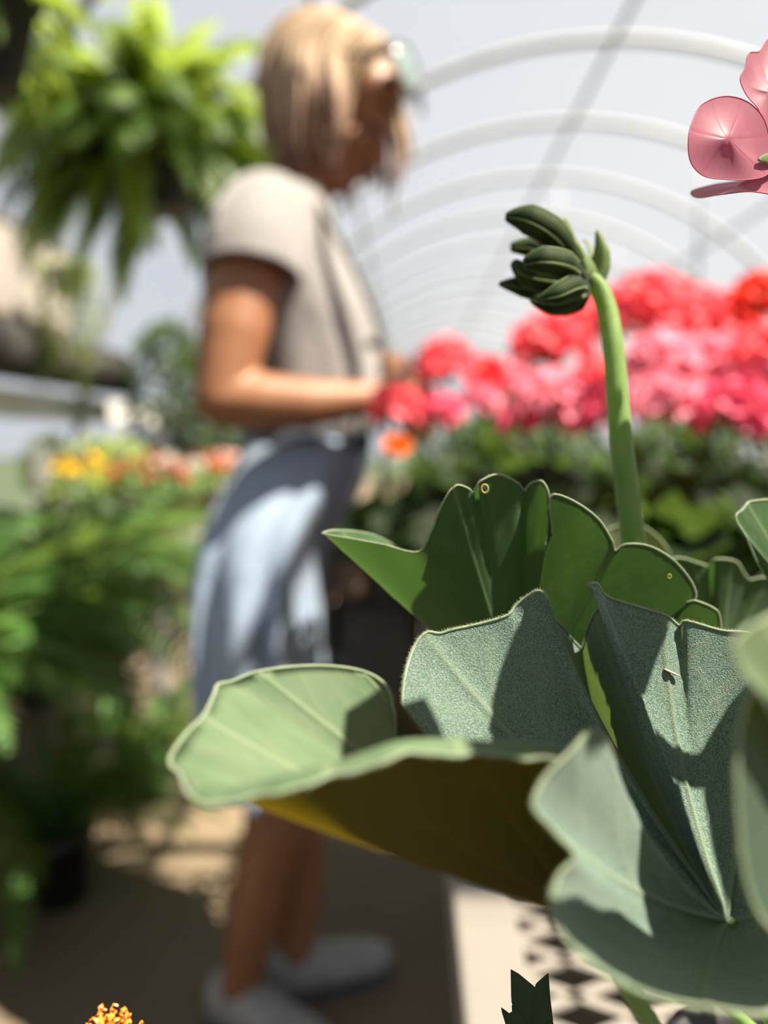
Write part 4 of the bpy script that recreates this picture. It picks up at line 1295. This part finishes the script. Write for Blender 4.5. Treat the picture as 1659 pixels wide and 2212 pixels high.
def bench_geranium(x, y, label, colour, heads, nleaf=30, seed=0, spread=.13, ztop=.26):
    rr = random.Random(seed)
    g = tag(empty('potted_geranium', (x, y, BZ)), label, 'plant', 'geraniums in bloom on the right bench')
    pot_parts(g, (x, y, BZ), .062, .115)
    stems = MB()
    base = Vector((x, y, BZ + .10))
    for i in range(nleaf):
        a = rr.uniform(0, 2 * PI)
        q = math.sqrt(rr.random())
        p = Vector((x + spread * q * math.cos(a), y + spread * q * math.sin(a), BZ + .11 + (ztop - .11) * (1 - .6 * q * q) * rr.uniform(.45, 1.0)))
        nrm = Vector((math.cos(a) * q * .9 + rr.uniform(-.35, .35), math.sin(a) * q * .9 + rr.uniform(-.35, .35), rr.uniform(.35, 1.0))).normalized()
        s = rr.uniform(.045, .08)
        lf = link('leaf', G_LEAF[i % 4], M['geranium_leaf'], g, loc=p - Vector((x, y, BZ)), rot=aim(nrm, rr.uniform(0, 6.3)), scale=s, world_space=False)
        stems.tube([base + Vector((rr.uniform(-.02, .02), rr.uniform(-.02, .02), 0)), base.lerp(p, .5) + Vector((0, 0, .01)), p], .0018, 4, False)
    link('stems', stems.mesh('stems'), M['geranium_stem'], g)
    for (u, v, d, rpx, key) in heads:
        c = at(u, v, d)
        r = rpx * d / F_PX
        hd = MB()
        hd.tube(smooth_path([base + Vector((0, 0, .05)), base.lerp(c, .6) + Vector((0, 0, .02)), c - Vector((0, 0, r * .5))], 4), .0022, 5)
        dirs = []
        nf = max(10, int(26 * min(1.3, (r / .045) ** 1.2)))
        for k in range(nf):
            z = 1 - (k + .5) / nf * 1.45
            t = k * 2.39996 + rr.uniform(-.2, .2)
            s = math.sqrt(max(0, 1 - z * z))
            dirs.append(Vector((s * math.cos(t), s * math.sin(t), z * .85)))
        for dv in dirs:
            hd.tube([c - Vector((0, 0, r * .5)), c + dv * r * .8], .0008, 3, False)
        ho = link('flower_head', hd.mesh('flower_head'), M['geranium_stem'], g)
        inv = Vector((x, y, BZ))
        for dv in dirs:
            link('floret', FLORETS[key][rr.randrange(3)], None, ho, loc=c + dv * r * .82, rot=aim((dv + Vector((0, 0, .2))).normalized(), rr.uniform(0, 6)), scale=rr.uniform(.015, .020) * (.7 + .3 * min(1, r / .04)))

# florets are placed in world coordinates through link(), so parent inverse keeps them there
bench_geranium(.10, 1.22, 'geranium beside the person\'s hand with coral-red and small pink heads', 'coral',
               [(962, 790, 1.17, 62, 'coral'), (955, 892, 1.10, 40, 'rose'), (852, 880, 1.05, 50, 'coral')], 38, 1, .15, .27)
bench_geranium(.25, 1.28, 'geranium with deep red heads between the coral ones near the hand', 'red', [(1048, 815, 1.22, 44, 'red'), (1040, 868, 1.16, 36, 'pink'), (1096, 822, 1.24, 44, 'pink')], 36, 2)
bench_geranium(.18, 1.00, 'geranium with a tall coral head left of the nodding bud stalk', 'coral', [(1190, 748, 1.0, 84, 'coral'), (1128, 905, .98, 46, 'rose'), (1182, 862, .92, 66, 'pink')], 44, 3, .16, .25)
bench_geranium(.34, 1.10, 'geranium with coral heads directly behind the nodding bud stalk', 'coral', [(1292, 690, 1.1, 62, 'coral'), (1290, 830, 1.05, 56, 'coral'), (1275, 890, .95, 72, 'rose')], 40, 4)
bench_geranium(.40, .92, 'geranium with the tallest broad coral-pink head right of the bud stalk', 'coral', [(1402, 682, .92, 105, 'coral'), (1500, 690, .98, 76, 'coral')], 40, 5)
bench_geranium(.33, .76, 'geranium with pale pink heads right of the bud stalk', 'pink', [(1432, 790, .78, 80, 'pink'), (1432, 868, .74, 60, 'pink'), (1530, 792, .80, 72, 'pink')], 44, 6, .15, .25)
bench_geranium(.56, 1.02, 'geranium with red heads at the far right behind the pink ones', 'red', [(1562, 694, 1.02, 62, 'red'), (1505, 760, 1.0, 44, 'red')], 36, 7)
bench_geranium(.52, .84, 'geranium with a scarlet-orange head at the right edge of the frame', 'scarlet', [(1648, 652, .86, 62, 'scarlet'), (1652, 905, .80, 52, 'scarlet')], 36, 8)
bench_geranium(.47, .68, 'geranium with low rose-coral heads near the right edge of the frame', 'rose', [(1590, 892, .72, 78, 'rose'), (1656, 765, .74, 66, 'coral'), (1615, 822, .74, 50, 'pink')], 44, 9, .15, .25)
bench_geranium(.20, .78, 'geranium not yet in flower, in front of the coral heads', 'pink', [], 46, 10, .15, .24)
bench_geranium(.21, .60, 'leafy geranium without flowers nearest behind the large fan-shaped leaf', 'pink', [], 40, 11, .13, .23)
bench_geranium(.36, .54, 'leafy flowerless geranium at the right behind the small bright leaf', 'pink', [], 40, 12, .13, .23)
bench_geranium(.07, 1.02, 'leafy geranium overhanging the bench edge next to the skirt', 'pink', [], 44, 13, .15, .25)

# marigold with one orange flower by the person's hand
mg = tag(empty('marigold_plant', (.085, 1.46, BZ)), 'marigold with one bright orange flower below the person\'s hand', 'plant')
pot_parts(mg, (.085, 1.46, BZ), .055, .10)
link('foliage', foliage_mesh('foliage', (.07, 1.42, BZ + .17), (.12, .12, .09), 260, .02, 4, M['bedding']), None, mg)
oc = at(860, 968, .95)
link('flower_stalk', MB().tube(smooth_path([Vector((.07, 1.44, BZ + .10)), Vector((.02, 1.2, BZ + .22)), oc], 5), .0018, 5).mesh('flower_stalk'), M['stem'], mg)
fm = MB()
for ring, (nn, rr_, el) in enumerate(((12, .020, .2), (9, .015, .7), (6, .009, 1.1))):
    for k in range(nn):
        v, f = petal_grid(rr_, .011, .2, 2, 2)
        rot = Matrix.Rotation(2 * PI * k / nn + ring * .3, 3, 'Z') @ Matrix.Rotation(-el, 3, 'Y')
        tilt = Matrix.Rotation(math.radians(50), 3, 'X')
        fm.add([tilt @ (rot @ Vector(p)) + oc for p in v], f)
link('flower', fm.mesh('flower'), M['orange'], mg)

def shrub(name, c, rad, label, cat, mat, n=500, size=.03, seed=0, potr=None, poth=.2, z0=0.0, group=None, droop=0.0, stem=True, potmat='black_plastic'):
    s = tag(empty(name, (c[0], c[1], z0)), label, cat, group)
    if potr:
        pot_parts(s, (c[0], c[1], z0), potr, poth, potmat)
    link('foliage', foliage_mesh('foliage', c, rad, n, size, seed, M[mat], droop=droop), None, s)['kind'] = 'stuff'
    if stem:
        rr = random.Random(seed)
        m = MB()
        for k in range(5):
            m.tube(smooth_path([(c[0] + rr.uniform(-.02, .02), c[1] + rr.uniform(-.02, .02), z0 + poth * .85), (c[0] + rr.uniform(-.4, .4) * rad[0], c[1] + rr.uniform(-.4, .4) * rad[1], c[2] - rad[2] * .2),
                                (c[0] + rr.uniform(-.7, .7) * rad[0], c[1] + rr.uniform(-.7, .7) * rad[1], c[2] + rad[2] * .5)], 4), [.006 - .0004 * i for i in range(9)], 5)
        link('branches', m.mesh('branches'), M['timber'], s)
    return s
shrub('potted_shrub', (.36, 2.55, BZ + .30), (.14, .16, .20), 'dark green bushy plant rising behind the coral geraniums', 'plant', 'bedding', 420, .026, 31, .09, .14, BZ)
for k, (x, y, lab) in enumerate(((.75, 2.3, 'green bedding plant behind the red geraniums'), (.85, 1.5, 'green bedding plant right of the red geraniums'), (.62, 1.45, 'green bedding plant between the red geraniums and the bench end'), (.90, 1.08, 'green bedding plant at the far side of the first bench'), (.24, 1.62, 'green bedding plant at the aisle side end of the first bench'), (.16, 2.05, 'green bedding plant at the aisle corner of the second bench'), (.9, 2.9, 'green bedding plant at the wall side of the second bench'), (.28, 3.3, 'green bedding plant halfway down the second bench'), (.7, 3.6, 'green bedding plant at the far end of the second bench'))):
    shrub('bedding_plant', (x, y, BZ + .22), (.17, .17, .13), lab, 'plant', 'bedding', 420, .026, 40 + k, .08, .12, BZ, 'bedding plants on the right benches')

# ------------------------------------------------------------------ hanging baskets
def basket(c, r, h, label, nfr, seed, fronds, hang_z, sag_fronds=True, scale=1.0, group='hanging baskets'):
    rr = random.Random(seed)
    b = tag(empty('hanging_fern', c), label, 'plant', group)
    prof = [(0.0005, 0), (r * .62, 0), (r * .68, .006), (r * .95, h * .9), (r * 1.03, h * .92), (r * 1.03, h), (r * .95, h), (r * .9, h * .85)]
    p = link('basket', MB().lathe(prof, c, 26).mesh('basket'), M['black_plastic'], b)
    link('soil', MB().lathe([(r * .92, h * .86), (.0005, h * .9)], c, 20).mesh('soil'), M['soil'], p)
    top = Vector((c[0], c[1], hang_z))
    for k in range(3):
        a = 2 * PI * k / 3 + .5
        link('hanger_wire', MB().tube([Vector((c[0] + r * math.cos(a), c[1] + r * math.sin(a), c[2] + h)), Vector((c[0], c[1], c[2] + h + .38))], .0016, 5).mesh('hanger_wire'), M['wire'], b)
    link('hook', MB().tube([Vector((c[0], c[1], c[2] + h + .38)), top], .0022, 6).mesh('hook'), M['wire'], b)
    for i in range(nfr):
        a = rr.uniform(0, 2 * PI)
        q = rr.uniform(.1, .75)
        link('frond', fronds[i % len(fronds)], None, b, loc=(r * q * math.cos(a), r * q * math.sin(a), h * .88), rot=(rr.uniform(-.3, .3), rr.uniform(-.25, .25), a + rr.uniform(-.4, .4)), scale=scale * rr.uniform(.75, 1.1), world_space=False)
    return b

def purlin_z(x):
    return RZ + math.sqrt(RR ** 2 - (x - RX) ** 2) - .03
hp = at(330, 400, 1.80)
basket((hp.x, hp.y, hp.z - .06), .115, .13, 'big hanging fern with yellow-green fronds left of the person\'s head', 190, 3, H_FRONDS, purlin_z(hp.x), scale=1.0)
hp2 = at(-78, 195, 1.25)
basket((hp2.x, hp2.y, hp2.z), .12, .16, 'dark hanging basket cut by the top left corner', 46, 4, H_FRONDS, purlin_z(hp2.x), scale=.6)

# ------------------------------------------------------------------ left side: ferns, grasses, flowers, shrubs
def fern_pot(x, y, z, label, n, seed, scale=1.0, blades=0, r=.09, h=.15):
    rr = random.Random(seed)
    f = tag(empty('potted_fern', (x, y, z)), label, 'plant', 'ferns along the left of the aisle')
    pot_parts(f, (x, y, z), r, h)
    for i in range(n + blades):
        a = rr.uniform(0, 2 * PI)
        q = rr.uniform(.05, .7) * r
        me = FRONDS[i % 4] if i < n else BLADES[i % 3]
        link('frond' if i < n else 'grass_blade', me, None, f, loc=(q * math.cos(a), q * math.sin(a), h * .88), rot=(rr.uniform(-.3, .3), rr.uniform(-.3, .25), a + rr.uniform(-.3, .3)), scale=scale * rr.uniform(.8, 1.2), world_space=False)
LB = 0.36
fern_pot(-.86, 1.42, LB, 'leafy fern spilling off the low left bench nearest the camera', 60, 51, 1.0, 22)
fern_pot(-.84, 1.80, LB, 'leafy fern on the low left bench, second from the camera', 60, 52, 1.05, 14)
fern_pot(-.86, 2.22, LB, 'leafy fern on the low left bench beside the skirt', 56, 53, 1.1, 10)
fern_pot(-1.10, 1.58, LB, 'fern in the back row of the low left bench, nearest', 44, 54, .85, 16)
fern_pot(-1.10, 2.02, LB, 'fern in the back row of the low left bench, in the middle', 44, 55, .85, 16)
fern_pot(-1.10, 2.42, LB, 'fern in the back row of the low left bench, furthest', 40, 56, .85)
fern_pot(-.725, 1.585, 0.0, 'fern in a black pot standing on the sandy floor', 40, 57, .85, 16, .075, .15)
fern_pot(-.70, 2.05, 0.0, 'low fern on the floor beside the sunlit sand', 36, 58, .75, 12, .075, .14)

def flower_tub(x, y, z, label, key, n, seed, leaf='grass', rad=.13, potmat='black_plastic', hgt=.16, poth=.12):
    rr = random.Random(seed)
    f = tag(empty('potted_flower', (x, y, z)), label, 'plant', 'flowers on the far left bench')
    pot_parts(f, (x, y, z), .085, poth, potmat)
    link('foliage', foliage_mesh('foliage', (x, y, z + poth + hgt * .35), (rad, rad, hgt * .5), 170, .026, seed, M[leaf]), None, f)['kind'] = 'stuff'
    me = floret_mesh('bloom', seed); me.materials.append(M[key])
    for i in range(n):
        a = rr.uniform(0, 2 * PI); q = math.sqrt(rr.random()) * rad
        p = (q * math.cos(a), q * math.sin(a), poth + hgt * (.95 - .4 * (q / rad) ** 2) + rr.uniform(-.02, .02))
        link('bloom', me, None, f, loc=p, rot=(rr.uniform(-.6, .6), rr.uniform(-.6, .6), rr.uniform(0, 6)), scale=rr.uniform(.018, .03), world_space=False)
FB = 0.60
tubs = [(-.92, 2.85, 'brick', 'brick-red flowers at the near end of the far left bench'), (-1.14, 2.80, 'yellow', 'yellow flowers at the near end of the far left bench, by the wall'),
        (-.95, 3.25, 'white', 'white flowers on the far left bench, second from its near end'), (-1.12, 3.42, 'brick', 'brick-red flowers beside the lime foliage before the tall shrubs'),
        (-.92, 3.65, 'brick', 'red flowers in the middle of the far left bench, aisle side'),
        (-.95, 4.1, 'blush', 'pale pink flowers on the far left bench, aisle side'),
        (-.92, 4.6, 'blush', 'blush flowers beyond the middle of the far left bench'), (-.95, 5.1, 'brick', 'dull red flowers behind the person\'s elbow'), (-.95, 5.7, 'white', 'white flowers near the far end of the left bench')]
for k, (x, y, key, lab) in enumerate(tubs):
    flower_tub(x, y, FB, lab, key, 34, 70 + k, 'lime' if k % 3 == 1 else 'grass', .14, 'terracotta' if k % 2 == 0 else 'white_plastic')
# plant tags
for k, (u, v, d, lab) in enumerate(((88, 1012, 2.72, 'large white plant tag at the near end of the far left bench'), (176, 1010, 2.8, 'small white plant tag beside the brick-red flowers'), (335, 995, 3.6, 'white plant tag in the red flowers of the far left bench'))):
    p = at(u, v, d)
    w, hh = (.026, .06) if k == 0 else (.016, .05)
    g = tag(empty('plant_tag', (p.x, p.y, p.z - hh - .06)), lab, 'tag', 'plant tags')
    link('stake', MB().box((p.x - .004, p.y - .001, p.z - hh - .06), (p.x + .004, p.y + .001, p.z - hh)).mesh('stake', False), M['white_plastic'], g)
    o = link('tag_face', MB().box((p.x - w, p.y - .0015, p.z - hh), (p.x + w, p.y + .0015, p.z + hh)).mesh('tag_face', False), M['white_plastic'], g)
    bv = o.modifiers.new('round', 'BEVEL'); bv.width = .01; bv.segments = 3; bv.limit_method = 'NONE'; bv.affect = 'EDGES'

# tall shrubs and trailing plant along the left wall
for k, (y, lab) in enumerate(((3.72, 'tall grey-green shrub at the left wall, nearest of the row'), (4.28, 'tall grey-green shrub at the left wall, second of the row'),
                              (4.85, 'tall grey-green shrub at the left wall, third of the row'), (5.5, 'tall grey-green shrub at the left wall, fourth of the row'), (6.4, 'tall grey-green shrub at the left wall, furthest of the row'))):
    shrub('tall_shrub', (-1.10, y, 1.12), (.19, .27, .38), lab, 'shrub', 'shrub', 700, .042, 90 + k, .11, .18, FB, 'tall shrubs along the left wall')
for k, (x, y, lab) in enumerate(((-1.33, 2.95, 'lime-green foliage plant by the left wall, nearest'), (-1.10, 3.08, 'lime-green foliage plant between the red and white flowers'), (-1.33, 3.42, 'lime-green foliage plant in front of the tall shrubs'))):
    shrub('foliage_plant', (x, y, FB + .25), (.09, .12, .12), lab, 'plant', 'lime', 260, .028, 120 + k, .06, .12, FB, 'lime foliage plants on the far left bench')
tp = at(150, 640, 2.9)
tr = tag(empty('trailing_plant', (tp.x, tp.y, tp.z)), 'yellow-green trailing plant hanging in front of the left wall', 'plant')
link('pot', MB().lathe([(.0005, 0), (.055, 0), (.075, .09), (.08, .095), (.072, .10), (.068, .085), (.0005, .085)], tp, 18).mesh('pot'), M['white_plastic'], tr)
link('hanger_wire', MB().tube([tp + Vector((0, 0, .08)), Vector((tp.x, tp.y, purlin_z(tp.x)))], .0018, 5).mesh('hanger_wire'), M['wire'], tr)
rt = random.Random(3)
for k in range(26):
    a = rt.uniform(0, 2 * PI); L = rt.uniform(.2, .52)
    m = MB(); p = tp + Vector((.07 * math.cos(a), .07 * math.sin(a), .10))
    n = int(L / .02)
    q = p.copy(); pts = [q.copy()]
    for i in range(n):
        q = q + Vector((.006 * math.cos(a) * (1 if i < 3 else .1) + rt.uniform(-.004, .004), .006 * math.sin(a) * (1 if i < 3 else .1), (.01 if i < 2 else -.021)))
        pts.append(q.copy())
        s = rt.uniform(.016, .028); b = rt.uniform(0, 6.3)
        d = Vector((math.cos(b), math.sin(b), -.3)).normalized(); e = d.cross(Vector((0, 0, 1))).normalized()
        m.add([q, q + d * s + e * s * .5, q + d * s * 2, q + d * s - e * s * .5], [(0, 1, 2, 3)])
    m.tube(pts, .0015, 4, False)
    link('vine', m.mesh('vine'), M['lime'], tr)
# pale panel on the wall above the rolled cloth
wp = tag(empty('wall_panel', (-1.40, 3.2, 1.42)), 'pale beige panel hung above the dark rolled cloth at the left wall', 'panel')
o = link('panel_face', MB().box((-1.43, 2.55, 1.40), (-1.40, 3.35, 1.70)).mesh('panel_face', False), M['panel'], wp)
link('panel_frame', MB().box((-1.435, 2.53, 1.38), (-1.395, 3.37, 1.40)).box((-1.435, 2.53, 1.70), (-1.395, 3.37, 1.72)).box((-1.435, 3.35, 1.40), (-1.395, 3.37, 1.70)).box((-1.435, 2.53, 1.40), (-1.395, 2.55, 1.70)).mesh('panel_frame', False), M['timber'], wp)
for y in (2.7, 3.2):
    link('hanger_wire', MB().tube([(-1.415, y, 1.71), (-1.415, y, 2.05)], .0025, 5).mesh('hanger_wire'), M['wire'], wp)
